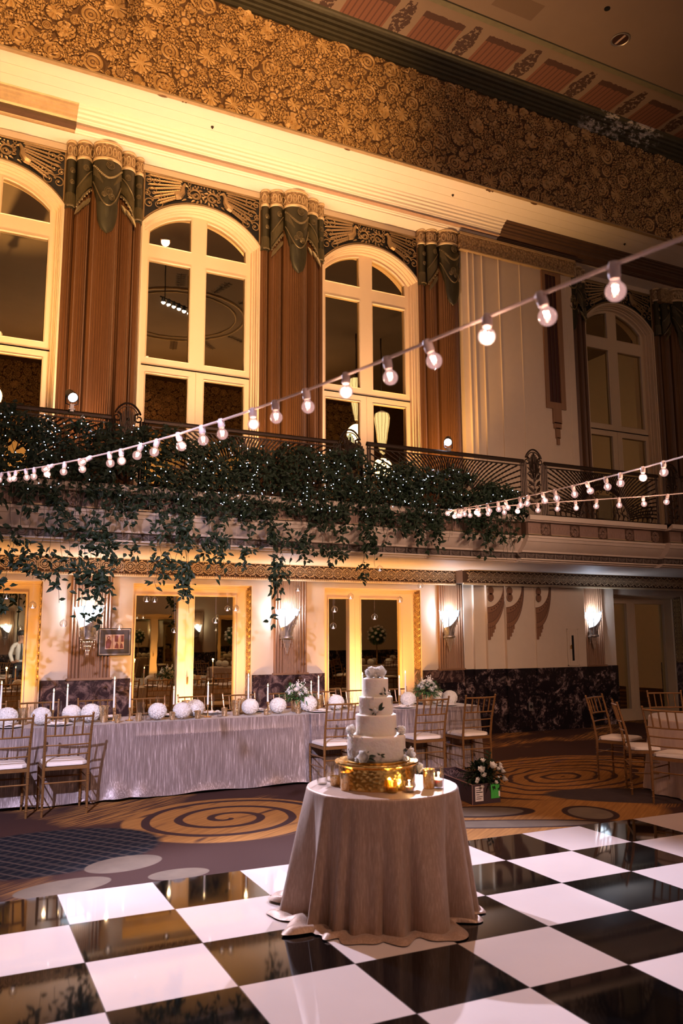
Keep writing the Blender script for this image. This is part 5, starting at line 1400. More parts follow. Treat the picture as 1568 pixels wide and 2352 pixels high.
putm(short,[(1.80,8.84,'small gold votive cup right of the tall tumbler by the second chair',1.1,1.0),(2.03,8.90,'small gold votive cup left of the first flower globe on the middle cloth'),(2.38,8.86,'small gold votive cup between the first two flower globes'),(2.66,8.86,'small gold votive cup in front of the globe that stands further back'),(3.00,8.97,'small gold votive cup left of the tall tumbler at the middle',1.05,1.1),(3.46,8.87,'small squat gold votive cup between the last globes before the roses',.95,.75),(1.30,8.95,'small gold votive cup seen through the second chair back'),(3.85,8.87,'small gold votive cup at the foot of the left rose centrepiece',1,.8),(4.55,8.92,'small gold votive cup behind the chair left of the cake')],'votive','small gold votives on the long table')
putm(clear,[(2.14,8.93,'clear glass votive standing left of the first globe of the middle cloth',1,1.0),(2.93,8.92,'small clear glass votive near the table middle',.9,.7),(2.10,9.12,'clear tall glass behind the first globe of the middle cloth',1.3,2.1),(4.62,9.12,'clear glass votive near the cake, back of the table',1.1,1.5)],'votive','clear glass votives on the long table')
fl = mk('champagne_flute',[(.030,0),(.030,.002),(.004,.006),(.003,.085),(.012,.10),(.021,.14),(.023,.19),(.020,.225)],M['glass'],18)
putm(fl,[(1.12,9.2,'champagne flute between the left chair backs, nearer the first chair'),(1.25,9.08,'champagne flute between the left chair backs, nearer the second chair'),(1.72,9.3,'champagne flute behind the tall tumbler beside the second chair'),(2.32,9.28,'champagne flute behind the first globe of the middle cloth'),(2.90,9.1,'champagne flute beside the taper in the middle of the table'),(3.47,9.12,'champagne flute right of the globe under the tallest taper'),(4.06,9.3,'champagne flute behind the left rose centrepiece'),(4.56,9.3,'champagne flute left of the cake, seen above the tumblers'),(4.74,9.25,'champagne flute just left of the cake'),(4.98,9.25,'champagne flute hidden partly by the cake tiers')],'glass','champagne flutes on the long table')
gb = mk('water_goblet',[(.036,0),(.036,.003),(.005,.008),(.004,.05),(.02,.065),(.036,.095),(.038,.13),(.034,.165)],M['glass'],20)
putm(gb,[(6.13,9.02,'stemmed water goblet at the right end of the long table'),(5.55,9.28,'stemmed water goblet behind the right rose centrepiece'),(1.02,9.3,'stemmed water goblet behind the left chair backs')],'glass','water goblets on the long table')
pl = mk('dinner_plate',[(0,.004),(.085,.004),(.10,.009),(.135,.016),(.135,.019),(.098,.012),(.084,.008),(0,.008)],M['china'],32)
PLS = [(.75,8.90-.02),(1.22,8.90-.02),(4.14,8.89),(5.28,8.89),(5.92,8.89),(1.80,9.32),(2.39,9.33),(2.98,9.33),(3.55,9.33),(4.70,9.33),(5.20,9.33),(5.8,9.33)]
PN = ['in front of the chair at the left edge','in front of the second chair from the left','at the chair left of the cake','at the chair right of the cake','at the last front chair']+['on the wall side, '+ORD[i]+' from the left' for i in range(7)]
putm(pl,[(x,y,'white dinner plate '+n) for (x,y),n in zip(PLS,PN)],'plate','dinner plates on the long table')
m = MB(); P = []
for i in range(9):
    f9 = i/8; P.append([(-.05+.1*j/6+.006*math.sin(i*1.7),-.075+.15*f9,.006+.014*math.sin(PI*j/6)*(1+.4*math.sin(i*1.9))+.004*math.sin(j*3+i)) for j in range(7)])
m.grid(P); m.add([(-.05,-.075,0),(.05,-.075,0),(.05,.075,0),(-.05,.075,0)],[(0,1,2,3)])
nk = m.build('folded_napkin',M['napkin'])
putm(nk,[(x,y,'folded pale napkin on the plate '+n) for (x,y),n in zip(PLS,PN)],'napkin','napkins on the long table plates',TT+.013)

# rose centrepieces in gold bowls
def centrepiece(x,y,label,seed,tall_=False,z=TT):
    t_ = thing('rose_centrepiece',label,'floral arrangement',(x,y,z),0,'white rose centrepieces'); rr = random.Random(seed)
    m = MB(); m.lathe([(0,0),(.055,0),(.062,.01),(.072,.09),(.078,.13),(.07,.13),(.06,.02)],n=20,cap1=False,fn=lambda a,zz:1+.03*math.sin(a*7)); m.build('gold_vase',M['mercury'],t_)
    m = MB()
    for i in range(330):
        a = rr.uniform(0,2*PI); e = rr.uniform(-.35,1.2); d = Vector((math.cos(a)*math.cos(e),math.sin(a)*math.cos(e),math.sin(e)*.8)); r_ = rr.uniform(.05,.17)
        b = Vector((0,0,.17))+d*r_; m.leaf(tuple(b),tuple(d+Vector((rr.uniform(-.6,.6),rr.uniform(-.6,.6),rr.uniform(-.5,.4)))),(0,0,1),rr.uniform(.04,.085),rr.uniform(.014,.028),.3,3)
    for i in range(12):
        a = rr.uniform(0,2*PI); L = rr.uniform(.16,.25); m.tube([(0,0,.14),(L*.6*math.cos(a),L*.6*math.sin(a),.2),(L*math.cos(a),L*math.sin(a),.20-.04*rr.random())],.002,3)
        for q in range(5): m.leaf((L*(.5+.11*q)*math.cos(a),L*(.5+.11*q)*math.sin(a),.2),(math.cos(a+rr.uniform(-1,1)),math.sin(a+rr.uniform(-1,1)),rr.uniform(-.3,.5)),(0,0,1),.05,.015,.2,2)
    tag(m.build('foliage',M['green_leaf'],t_,smooth=False),kind='stuff')
    m = MB(); rose(m,(0,0,0),.036,(0,0,1)); proto = None
    k = 0
    for i in range(17):
        zz = .30+.70*(1-(i+.5)/17)*1.0; a = i*2.39996; s_ = math.sqrt(max(0,1-zz*zz)); d = Vector((s_*math.cos(a),s_*math.sin(a),zz))
        p = Vector((0,0,.15))+Vector((d.x*.125,d.y*.125,d.z*.15))
        if proto is None: proto = m.build('rose',M['white_petal'],t_); o = proto
        else: o = proto.copy(); col.objects.link(o); o.parent = t_
        o.location = p; o.rotation_euler = d.to_track_quat('Z','Y').to_euler(); sc = rr.uniform(.8,1.15); o.scale=(sc,)*3
    m = MB()
    for i in range(9):
        a = rr.uniform(0,6.28); rad = rr.uniform(.0,.10); h = rr.uniform(.30,.38); px,py = rad*math.cos(a),rad*math.sin(a)
        m.tube([(px*.3,py*.3,.2),(px,py,h)],.002,3)
        for q in range(4): m.sphere((px+rr.uniform(-.012,.012),py+rr.uniform(-.012,.012),h-.02*q),.008,5,4)
    m.build('small_buds',M['white_petal'],t_)
    return t_
cp0 = centrepiece(3.92,9.06,'white rose centrepiece in a gold vase left of the cake',1)
cp1 = centrepiece(5.74,9.08,'white rose centrepiece with trailing greenery right of the cake',2)

# ------------------------------------------------------------ cake table
CX,CY = 2.565,4.60
t_ = thing('cake_table','small round table hidden under the taupe cloth that holds the cake','table',(CX,CY,DZ))
m = MB(); m.lathe([(0,.685),(.455,.685),(.455,.705),(0,.705)],n=40); m.build('tabletop',M['gold_wood'],t_); m = MB(); m.tube([(0,0,.02),(0,0,.69)],.035,10); m.lathe([(0,0),(.24,0),(.24,.02),(0,.02)],n=24); m.build('pedestal',M['black'],t_)
m = MB(); rc = random.Random(8); N = 220; ZT = .733
rows = []
def g(a,c,w): d = (a-c+PI)%(2*PI)-PI; return math.exp(-(d/w)**2)
FR = -2.05   # direction towards the camera
def cloth_r(a,f):
    aa = a+.10*math.sin(3*a+1)+.05*math.sin(7*a); s = 1.25*(abs(math.sin(8*aa+.6))**.75-.6)+.35*math.sin(13*aa+2.1)+.16*math.sin(27*aa+1.1)
    flare = .036*f**.9+.03*g(a,FR+1.6,.8)*f+.06*g(a,FR-1.55,.7)*f
    return .462+flare+.080*s*f**.9
for k,f in enumerate([0,.004,.012,.03,.08,.15,.25,.35,.45,.55,.65,.75,.83,.9,.95,.98,1.0]):
    row = []
    for j in range(N):
        a = 2*PI*j/N; r = cloth_r(a,f)-(.004 if f == 0 else 0)+.004*min(1,f/.012)
        tw = .10*f*math.sin(3*a)
        z = DZ+.006+(ZT-DZ-.006)*(1-f)
        row.append((CX+r*math.cos(a+tw*.4),CY+r*math.sin(a+tw*.4),z))
    rows.append(row)
for k,f in enumerate((.25,.5,.75,1.0)):     # hem pooling on the floor
    row = []
    for j in range(N):
        a = 2*PI*j/N; sp = .025+.13*g(a,FR-.95,.38)+.09*g(a,FR-.15,.40)+.09*g(a,FR+.62,.28)+.03*abs(math.sin(6*a))+.09*g(a,FR-1.75,.16)
        r = cloth_r(a,1)+sp*f; z = DZ+.006+.020*abs(math.sin(11*a+1))*math.sin(PI*min(1,f*.98))+.018*f*(1-f)+(.03*g(a,FR-1.75,.16)+.02*g(a,FR-.95,.3))*math.sin(PI*f*.9)
        tw = .10*math.sin(3*a)
        row.append((CX+r*math.cos(a+tw*.4),CY+r*math.sin(a+tw*.4),z))
    rows.append(row)
m.grid(rows,True); m.add([p for p in rows[0]],[tuple(range(N))])
o = m.build('cake_tablecloth',M['linen_cake'],smooth=70); tag(o,'rose taupe crinkled cloth pooling on the chequered floor under the cake','tablecloth')
CT = .733
SX,SY = 2.528,4.60
t_ = thing('cake_stand','round hammered gold drum stand under the white cake','cake stand',(SX,SY,CT))
m = MB(); m.lathe([(0,0),(.238,0),(.240,.006),(.236,.02),(.237,.125),(.246,.132),(.258,.138),(.260,.146),(.256,.152),(.240,.152),(0,.15)],n=64); m.build('drum',M['hammered'],t_,smooth=50)
m = MB(); m.lathe([(0,0),(.205,0),(.206,.006),(.2,.009),(0,.009)],n=48,c=(0,0,.152)); m.build('cake_board',M['hammered'],t_)
ZC0 = CT+.152+.009
t_ = thing('wedding_cake','four tier ivory wedding cake with textured icing','cake',(SX,SY,ZC0))
z = 0; TI = [(.181,.146,0,0),(.127,.124,.0,.0),(.105,.108,0,0),(.078,.112,0,0)]
CK = []
for r,h,dx,dy in TI:
    m = MB(); nz = 7; P = []
    prof = [(r*.985,0),(r,.004)]+[(r,h*i/nz) for i in range(1,nz)]+[(r,h-.008),(r*.985,h-.002),(r*.94,h),(r*.5,h+.0005),(0.0001,h+.0005)]
    m.lathe([(a,b) for a,b in prof],n=72,c=(0,0,z),fn=lambda a,zz: 1+.006*math.sin(a*17+zz*160)*math.sin(a*5+zz*60))
    o = m.build('cake_tier',M['icing'],t_,smooth=55); CK.append((r,z,z+h)); z += h
# palette-knife petals of icing on the lit left side of the bottom tier
m = MB(); rr = random.Random(4)
for r,z0,z1 in (CK[0],CK[2]):
    for i in range(200):
        a = rr.uniform(-PI,PI); zz = rr.uniform(z0+.01,z1-.015); 
        if g(a,FR-.9,.55) < rr.random()*1.2: continue
        b = (r*math.cos(a)*1.0,r*math.sin(a)*1.0,zz); m.leaf(b,(math.cos(a)*.12-math.sin(a)*rr.uniform(-.8,.8),math.sin(a)*.12+math.cos(a)*rr.uniform(-.8,.8),.8),(math.cos(a),math.sin(a),0),.022,.018,.1,3)
m.build('icing_ruffles',M['icing'],t_)
# flowers on and by the cake: camera-relative angle -> position
def cpos(da, rad, zz): a = FR+da; return (SX+rad*math.cos(a), SY+rad*math.sin(a), ZC0+zz), (math.cos(a),math.sin(a),.5)
T1,T2,T3,T4 = [c[2] for c in CK]
def cake_flower(kind,p,ax,R,label,seed,leaves=2):
    t_ = thing(kind+'_bloom',label,'flower',p,0,'white blooms on the cake'); m = MB()
    (peony if kind == 'peony' else rose)(m,(0,0,0),R,ax,seed); m.build('petals',M['white_petal'],t_)
    if leaves:
        m = MB(); rr = random.Random(seed); A = Vector(ax).normalized(); u = A.orthogonal().normalized(); w = A.cross(u)
        for q in range(leaves):
            a = rr.uniform(0,6.28); d = u*math.cos(a)+w*math.sin(a); m.leaf(tuple(d*R*.5-A*R*.5),tuple(d-A*.1),tuple(A),R*1.3,R*.55,.2,4)
        m.build('leaves',M['cakeleaf'],t_,smooth=False)
M['cakeleaf'] = simple('dark_olive_leaf',(.022,.032,.012),.45,var=.3)
p,ax = cpos(-.9,.036,T4+.034); cake_flower('peony',p,(-.5,-.2,1),.040,'large white peony on the cake top, left one',1,3)
p,ax = cpos(.9,.034,T4+.036); cake_flower('peony',p,(.4,-.1,1),.043,'large white peony on the cake top, right one',2,4)
p,ax = cpos(0.0,.052,T4+.018); cake_flower('rose',p,ax,.019,'small white rose between the two peonies on the cake top',3,3)
p,ax = cpos(2.9,.03,T4+.03); cake_flower('peony',p,(0,.5,1),.036,'white peony at the back of the cake top',4,2)
p,ax = cpos(-1.25,.163,T1+.030); cake_flower('peony',p,ax,.036,'white peony resting on the bottom tier, left side',5,5)
p,ax = cpos(1.45,.155,T1+.026); cake_flower('peony',p,ax,.032,'white peony resting on the bottom tier, right side',6,4)
p,ax = cpos(-.38,.208,.036); cake_flower('rose',p,(ax[0],ax[1],.25),.037,'white open rose at the front foot of the cake, left of centre',7,5)
p,ax = cpos(-.62,.196,.016); cake_flower('rose',p,(ax[0],ax[1],.2),.018,'small white bud left of the open rose at the cake foot',17,2)
p,ax = cpos(1.30,.214,.036); cake_flower('rose',p,(ax[0],ax[1],.4),.036,'white rose at the right foot of the cake on the gold stand',8,5)
p,ax = cpos(.92,.205,.018); cake_flower('rose',p,(ax[0],ax[1],.3),.020,'small cream rosebud at the right foot of the cake',9,2)
p,ax = cpos(1.45,.262,-.052); cake_flower('peony',p,ax,.032,'white peony hanging at the right rim of the gold stand',10,2)
# sprigs applied to the tiers
def sprig(label,da,r,zz,L,buds,seed):
    rr = random.Random(seed); p,ax = cpos(da,r+.004,zz); A = Vector((ax[0],ax[1],0)).normalized(); tn = Vector((-A.y,A.x,0)); t_ = thing('leaf_sprig',label,'sprig',p,0,'dark leaf sprigs pressed on the cake')
    m = MB()
    for (du,dz,ang,ln) in L:
        d = tn*math.cos(ang)+Vector((0,0,1))*math.sin(ang)+A*.12; m.leaf(tuple(tn*du+Vector((0,0,dz))+A*.003),tuple(d),tuple(A),ln,ln*.42,.1,4)
    m.build('leaves',M['cakeleaf'],t_,smooth=False)
    if buds:
        m = MB()
        for du,dz,R in buds: peony(m,tuple(tn*du+Vector((0,0,dz))+A*.008),R,tuple(A),int(du*1000))
        m.build('buds',M['white_petal'],t_)
sprig('dark leaves with tiny white buds on the front of the third tier',-.05,.105,T2+.030,[(-.015,-.0,2.8,.030),(.018,-.0,.5,.045),(.022,.006,1.1,.05),(.0,-.02,-1.6,.026),(-.01,-.012,-2.2,.02),(.005,.0,.3,.02)],[(-.004,.006,.011),(.004,-.008,.010),(.012,-.002,.010)],1)
sprig('dark leaf cluster at the upper right of the top tier',.75,.085,T3+.012,[(-.03,.006,3.0,.035),(-.01,.014,1.9,.038),(0,0,2.6,.03),(.02,.01,.4,.03),(.02,-.01,-.9,.05),(.03,-.02,-1.2,.05),(.0,-.01,-2.0,.022)],[(.018,.006,.012)],2)
sprig('pair of dark leaves low on the bottom tier',.10,.181,.045,[(0,0,.2,.030),(0,0,2.6,.024),(.004,-.004,-.4,.026)],[],3)
# votives round the stand
def cake_votive(x,y,label,kind,h,r,lit=True):
    base = simple('x',(1,1,1)) if False else None
    m = MB(); mat = M['glass'] if kind=='clear' else M['mercury'] if kind=='gold' else M['litgold']
    fn = (lambda a,z:1+.025*math.cos(a*14)) if kind=='clear' else (lambda a,z:1+.03*math.sin(a*6+z*55))
    m.lathe([(0,0),(r*.86,0),(r*.95,.006),(r,h),(r*.92,h),(r*.86,.008),(0,.008)],n=28,fn=fn,cap1=False)
    tag(m.build('glass_votive',mat,loc=(x,y,CT)),label,'votive','votive glasses on the cake table')
    if lit:
        t_ = thing('votive_candle','stub candle in '+label,'candle',(x,y,CT+.0095),0,'stub candles in the cake table votives')
        m = MB(); m.lathe([(0,0),(r*.72,0),(r*.72,h*.34),(0,h*.34)],n=16); m.build('wax',M['wax'],t_)
        m = MB(); m.lathe([(.0,0),(.0045,.006),(.0055,.013),(.0025,.022),(0,.03)],n=8,c=(0,0,h*.34+.002)); m.build('flame',M['flame'],t_)
        add_light('votive_glow','POINT',(x,y,CT+h*.34+.04),.35,(1,.62,.25),shadow_soft_size=.008)
t = NT('lit_gold_glass'); b_ = t.n('ShaderNodeBsdfPrincipled'); n_ = t.noise(None,60,3); t.put(b_.inputs['Base Color'],(.95,.62,.12)); b_.inputs['Roughness'].default_value=.15
b_.inputs['Transmission Weight'].default_value=.75; t.put(b_.inputs['Normal'],t.bump(n_,.8,.004)); t.t.links.new(b_.outputs[0],t.out.inputs[0]); M['litgold'] = t.mat
VT = [(2.245,4.79,'clear ribbed glass votive at the far left of the cake table','clear',.088,.034,False),
(2.30,4.71,'low gold votive bowl, second from the left on the cake table','gold',.058,.036,False),
(2.287,4.545,'taller gold mottled votive standing in front of the low gold bowl','gold',.105,.034,True),
(2.375,4.50,'clear square-ish glass votive with a bright candle left of centre','clear',.070,.033,True),
(2.49,4.345,'yellow-gold glowing votive at the front centre of the cake stand','litgold',.078,.033,True),
(2.59,4.315,'small pinkish clear votive with a flame right of the glowing gold one','clear',.066,.032,True),
(2.755,4.36,'tall gold mottled votive at the right of the cake stand','gold',.115,.036,True),
(2.815,4.345,'tall clear glass votive with a lit candle at the far right','clear',.118,.034,True),
(2.335,4.86,'clear glass votive half hidden behind the left of the gold stand','clear',.10,.03,False)]
for v in VT: cake_votive(*v)
# fallen bud on the floor
t_ = thing('fallen_flower','tiny white bud with green leaves lying on the floor in front of the cake table','flower',(2.395,4.17,DZ+.012))
m = MB(); peony(m,(0,0,.006),.014,(0,-.3,1),3); m.build('petals',M['white_petal'],t_); m = MB(); m.leaf((0,0,0),(.8,-.3,.1),(0,0,1),.035,.012); m.leaf((0,0,0),(-.7,.3,.2),(0,0,1),.03,.012); m.tube([(0,0,0),(.01,-.035,-.004)],.0015,4); m.build('leaves',M['green_leaf'],t_,smooth=False)

# ------------------------------------------------------------ carton with flowers
t_ = thing('cardboard_carton','open dark cardboard carton with a white label and green sticker, on the carpet','box',(4.86,6.90,0),.0)
m = MB(); w,d,h = .33,1.0,.19; th=.008
sk = .16
def q4(x,y): return (x+sk*y,y)
def wall(a,b,z0,z1,ins):
    (x0,y0),(x1,y1) = a,b; nx,ny = y1-y0,-(x1-x0); L = math.hypot(nx,ny); nx,ny = nx/L*ins,ny/L*ins
    m.add([(x0,y0,z0),(x1,y1,z0),(x1-nx,y1-ny,z0),(x0-nx,y0-ny,z0),(x0,y0,z1),(x1,y1,z1),(x1-nx,y1-ny,z1),(x0-nx,y0-ny,z1)],[(0,3,2,1),(4,5,6,7),(0,1,5,4),(1,2,6,5),(2,3,7,6),(3,0,4,7)])
cs = [(0,0),(.33,-.01),(.33+.16,.99),(.16,1.0)]
for i in range(4): wall(cs[i],cs[(i+1)%4],0,h,th)
m.add([(*c,.006) for c in cs],[(0,1,2,3)]); m.build('carton_walls',M['card'],t_,smooth=False)
m = MB(); m.tube([(*c,h) for c in cs],.005,4,closed=True); m.tube([(cs[0][0],cs[0][1],0),(cs[0][0],cs[0][1],h)],.004,4); m.build('carton_edges',M['cardedge'],t_)
m = MB(); m.box(.03,.125,-.0075,-.002,.03,.17); m.build('paper_label',M['paper'],t_,smooth=False)
m = MB()
for i,(a,b) in enumerate(((.04,.11),(.04,.095),(.04,.118),(.04,.08),(.045,.115),(.04,.10))): m.box(a,b,-.009,-.0075,.15-.02*i,.156-.02*i+(.003 if i==2 else 0))
m.build('label_print',M['ink'],t_,smooth=False)
m = MB(); m.box(.215,.318,-.013,-.0095,.045,.185); m.build('green_sticker',M['greensticker'],t_,smooth=False)
m = MB(); m.box(.305,.322,-.0165,-.013,.06,.11); m.build('small_label',M['paper'],t_,smooth=False)
t_ = thing('boxed_arrangement','white roses and dark greenery arrangement standing in the carton','floral arrangement',(5.10,7.05,.008)); rr = random.Random(12)
m = MB()
for i in range(700):
    a = rr.uniform(0,2*PI); e = rr.uniform(-.3,1.45); d = Vector((math.cos(a)*math.cos(e)*1.15,math.sin(a)*math.cos(e),math.sin(e)*.95)); b = Vector((0,0,.19))+d*rr.uniform(.04,.19)
    if b.z < .02: continue
    m.leaf(tuple(b),tuple(d+Vector((rr.uniform(-.7,.7),rr.uniform(-.7,.7),rr.uniform(-.6,.3)))),(0,0,1),rr.uniform(.04,.08),rr.uniform(.018,.035),.3,3)
m.tube([(.05,0,.3),(.08,0,.42),(.09,-.01,.46)],.003,4)
for q in range(6): m.leaf((.06+.005*q,0,.36+.018*q),((-1)**q,0,.6),(0,-1,0),.05,.024)
tag(m.build('foliage',M['vine_leaf'],t_,smooth=False),kind='stuff')
m = MB(); m.lathe([(0,0),(.07,0),(.085,.05),(.07,.12)],n=16,c=(0,0,0)); m.build('bowl',M['mercury'],t_)
for i,(x,y,z,R) in enumerate(((.03,-.13,.34,.040),(.085,-.14,.31,.022),(-.10,-.12,.31,.036),(-.085,-.13,.26,.03),(-.145,-.12,.22,.022),(.125,-.13,.32,.026),(.16,-.11,.28,.032),(.19,-.10,.20,.036),(-.165,-.13,.20,.018),(-.03,-.05,.385,.026),(.02,-.19,.19,.020),(-.145,-.19,.16,.018),(.13,-.12,.35,.02),(.08,-.15,.23,.014))):
    m = MB(); rose(m,(0,0,0),R,(x,y,.2),i); m.build('rose',M['white_petal'],t_,loc=(x,y,z))
m = MB(); hydrangea(m,(0,0,.055),.055,60,9); tag(m.build('ribbon_pod',simple('dark_silver_pod',(.28,.2,.18),.3,.5),loc=(4.98,6.97,.045+.008)),'dark silvery textured ball at the front of the carton','ornament')
m = MB(); rr = random.Random(2)
for i in range(140):
    x,y = rr.uniform(.02,.30),rr.uniform(.35,.96); m.tube([(x+.16*y,y,.12+.02*rr.random()),(x+.16*y+rr.uniform(-.04,.04),y+rr.uniform(-.04,.04),.15+.03*rr.random()),(x+.16*y+rr.uniform(-.05,.05),y+rr.uniform(-.05,.05),.13)],.004,3)
m.add([(.01+.0,.33,.0),(.32+.05,.33,.0),(.47,.98,.0),(.17,.98,.0),(.06,.33,.12),(.37,.33,.12),(.475,.98,.12),(.17,.98,.12)],[(4,5,6,7),(0,1,5,4),(1,2,6,5),(2,3,7,6),(3,0,4,7)])
o = m.build('dried_moss_tray',simple('brown_violet_moss',(.20,.13,.13),.7,var=.4),loc=(4.86,6.90,.008)); tag(o,'tray of brownish dried moss filling the far half of the carton','moss',kind='stuff')

# ------------------------------------------------------------ round table
def round_cloth(cx,cy,label,grp,seed=1,r=.76):
    t_ = thing('round_table','round folding table under the '+label,'table',(cx,cy,0),0,'round guest tables')
    m = MB(); m.lathe([(0,.73),(r-.01,.73),(r-.01,.752),(0,.752)],n=40); m.build('tabletop',M['gold_wood'],t_)
    for k in range(4):
        m = MB(); a = PI/4+k*PI/2; m.tube([(.5*math.cos(a),.5*math.sin(a),0),(.5*math.cos(a),.5*math.sin(a),.73)],.014,6); m.build('leg',M['black'],t_)
    m = MB(); N=200; ph=seed; rows=[]
    for f in (0,.01,.03,.1,.25,.45,.65,.82,.93,.985):
        rows.append([((r+.006*min(1,f/.01)+.06*f+.055*f**1.2*(math.sin(13*a+ph)+.4*math.sin(29*a))*.6)*math.cos(a),(r+.006*min(1,f/.01)+.06*f+.055*f**1.2*(math.sin(13*a+ph)+.4*math.sin(29*a))*.6)*math.sin(a),.765*(1-f)+.0) for a in [2*PI*j/N for j in range(N)]])
    m.grid(rows,True); m.add(rows[0],[tuple(range(N))])
    o = m.build('round_tablecloth',M['linen_round'],smooth=60,loc=(cx,cy,0)); tag(o,label,'tablecloth',grp)
round_cloth(TC[0],TC[1],'rose coloured round tablecloth at the right edge of the photo','round rose tablecloths',2)
m = MB(); P = []
for i in range(9):
    P.append([(.11*(j/10-.5)*(1-.05*i),.02*math.sin(i*2+j)-.06+.12*i/8,.01+.085*math.exp(-((j/10-.5)/.28)**2)*(1-(i/8-.5)**2*2.2)+.01*math.sin(j*2.1+i)) for j in range(11)])
m.grid(P); tag(m.build('tented_napkin',M['napkin'],loc=(7.22,6.02,.766)),'pinkish white napkin standing on the round table at the right edge','napkin')
tag(mk('dinner_plate',[(0,.004),(.085,.004),(.10,.009),(.135,.016),(.135,.019),(.098,.012),(.084,.008),(0,.008)],M['china'],32),'white plate under the standing napkin on the round table at the right','plate'); bpy.context.scene.collection.objects[-1].location = (7.22,6.06,.766)
# guest tables outside the frame, visible in the mirrors
def tall_piece(x,y,label,z=.766):
    t_ = thing('tall_centrepiece',label,'floral arrangement',(x,y,z),0,'tall flower stands on guest tables'); rr = random.Random(int(x*10))
    m = MB(); m.lathe([(.09,0),(.09,.01),(.02,.03),(.015,.6),(.05,.68)],n=14); m.build('stand',M['brass'],t_)
    m = MB(); m.sphere((0,0,.88),.18,12,8)
    for i in range(420):
        v = Vector((rr.gauss(0,1),rr.gauss(0,1),rr.gauss(0,1))).normalized(); m.leaf(tuple(Vector((0,0,.88))+v*.2),tuple(v+Vector((rr.uniform(-.7,.7),rr.uniform(-.7,.7),rr.uniform(-.9,.2)))),(0,0,1),.11,.04,.3,3)
    tag(m.build('foliage',M['green_leaf'],t_,smooth=False),kind='stuff')
    m = MB(); peony(m,(0,0,0),.05,(0,0,1),2); pr = m.build('bloom',M['white_petal'],t_); k=0
    for i in range(30):
        zz = 1-1.6*(i+.5)/30; a=i*2.4; s_=math.sqrt(max(0,1-zz*zz)); o = pr if i==0 else pr.copy()
        if i: col.objects.link(o); o.parent = t_
        o.location=(.27*s_*math.cos(a),.27*s_*math.sin(a),.88+.27*zz)
    return t_
GT = [(7.9,1.3,True),(12.2,2.0,True),(4.6,-2.7,False),(10.3,-2.2,False),(1.2,-3.0,False),(15.,-1.,True)]
for k,(x,y,tl) in enumerate(GT):
    round_cloth(x,y,'cloth of the %s guest table behind the camera'%ORD[k],'mirror-only guest tablecloths',k)
    for q in range(8):
        a = q*PI/4+.2; chair(x+1.14*math.cos(a),y+1.14*math.sin(a),(-math.cos(a),-math.sin(a)),'gold chiavari chair around the %s guest table behind the camera'%ORD[k],'gold chairs around guest tables behind the camera')
    if tl: tall_piece(x,y,'tall white flower stand on the %s guest table, seen in mirrors'%ORD[k])
    else: dup(cp0,(x,y,.766),0,'white rose centrepiece on the %s guest table behind the camera'%ORD[k])
    for q in range(5):
        a = q*1.26; o = hb.copy(); col.objects.link(o); o.location=(x+.45*math.cos(a),y+.45*math.sin(a),.766); tag(o,'white flower globe on the %s guest table behind the camera'%ORD[k],'flower ball','white flower globes on guest tables')

m = MB(); m.box(-9,20,-5.0,-4.62,9.1,11.1); m.box(-9,20,-5.0,-4.2,8.8,9.1); struct(m.build('trim_26',M['relief_bg'],smooth=False))
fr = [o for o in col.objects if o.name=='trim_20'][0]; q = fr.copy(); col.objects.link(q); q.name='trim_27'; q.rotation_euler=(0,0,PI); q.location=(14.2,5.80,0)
for k,x in enumerate((2.5,6.5,10.5)):  # added uplights that brighten the opposite frieze and ceiling for the mirrors
    par_can(x,-4.0,6.0,'amber uplight on the near side below the opposite frieze, '+ORD[k]+' from the left')
    m = MB(); m.box(x-.2,x+.2,-5.0,-3.85,5.9,5.985); tag(m.build('lamp_shelf',M['black'],smooth=False),'black bracket shelf holding an amber uplight on the near wall','bracket','lamp brackets on the near wall')
    lo = add_light('near_fill_beam','SPOT',(x,-3.9,6.2),260,(1,.52,.16),spot_size=math.radians(120),spot_blend=1.,shadow_soft_size=.06); aim(lo,(x,-4.3,10))
    lo = add_light('near_fill_beam','SPOT',(x,-3.7,6.2),420,(1,.62,.36),spot_size=math.radians(80),spot_blend=1.,shadow_soft_size=.06); aim(lo,(x-1,.5,11))
# near wall seen in the mirrors: pilasters and amber lit doors
for k,x in enumerate((1.9,5.1,8.3,11.5)):
    o = pilaster(x,x+.56,-4.99,9,'brown reeded pilaster on the near wall, seen in mirrors'); o.rotation_euler=(0,0,PI); o.location=(x+.56,-5.0,0); o['group']='pilasters on the near wall'
ds = [o for o in col.objects if o.name=='door_2'][0]
for k,x in enumerate((3.8,7.0,10.2)):
    q = dup(ds,(x,-4.82,0),PI); q.name = 'door_%d'%(k+5)
    lo = add_light('amber_beam','SPOT',(x,-4.2,.2),90,(1,.5,.12),spot_size=math.radians(100),spot_blend=.9,shadow_soft_size=.06); aim(lo,(x,-5,1.6))
for x,y,tl in GT[:5]:  # added spots without fixtures, brighten the guest tables for their reflections
    lo = add_light('table_fill_beam','SPOT',(x+.2,y+.2,10.9),1500,(1,.80,.66),spot_size=math.radians(16),spot_blend=.6,shadow_soft_size=.06); aim(lo,(x,y,.8))
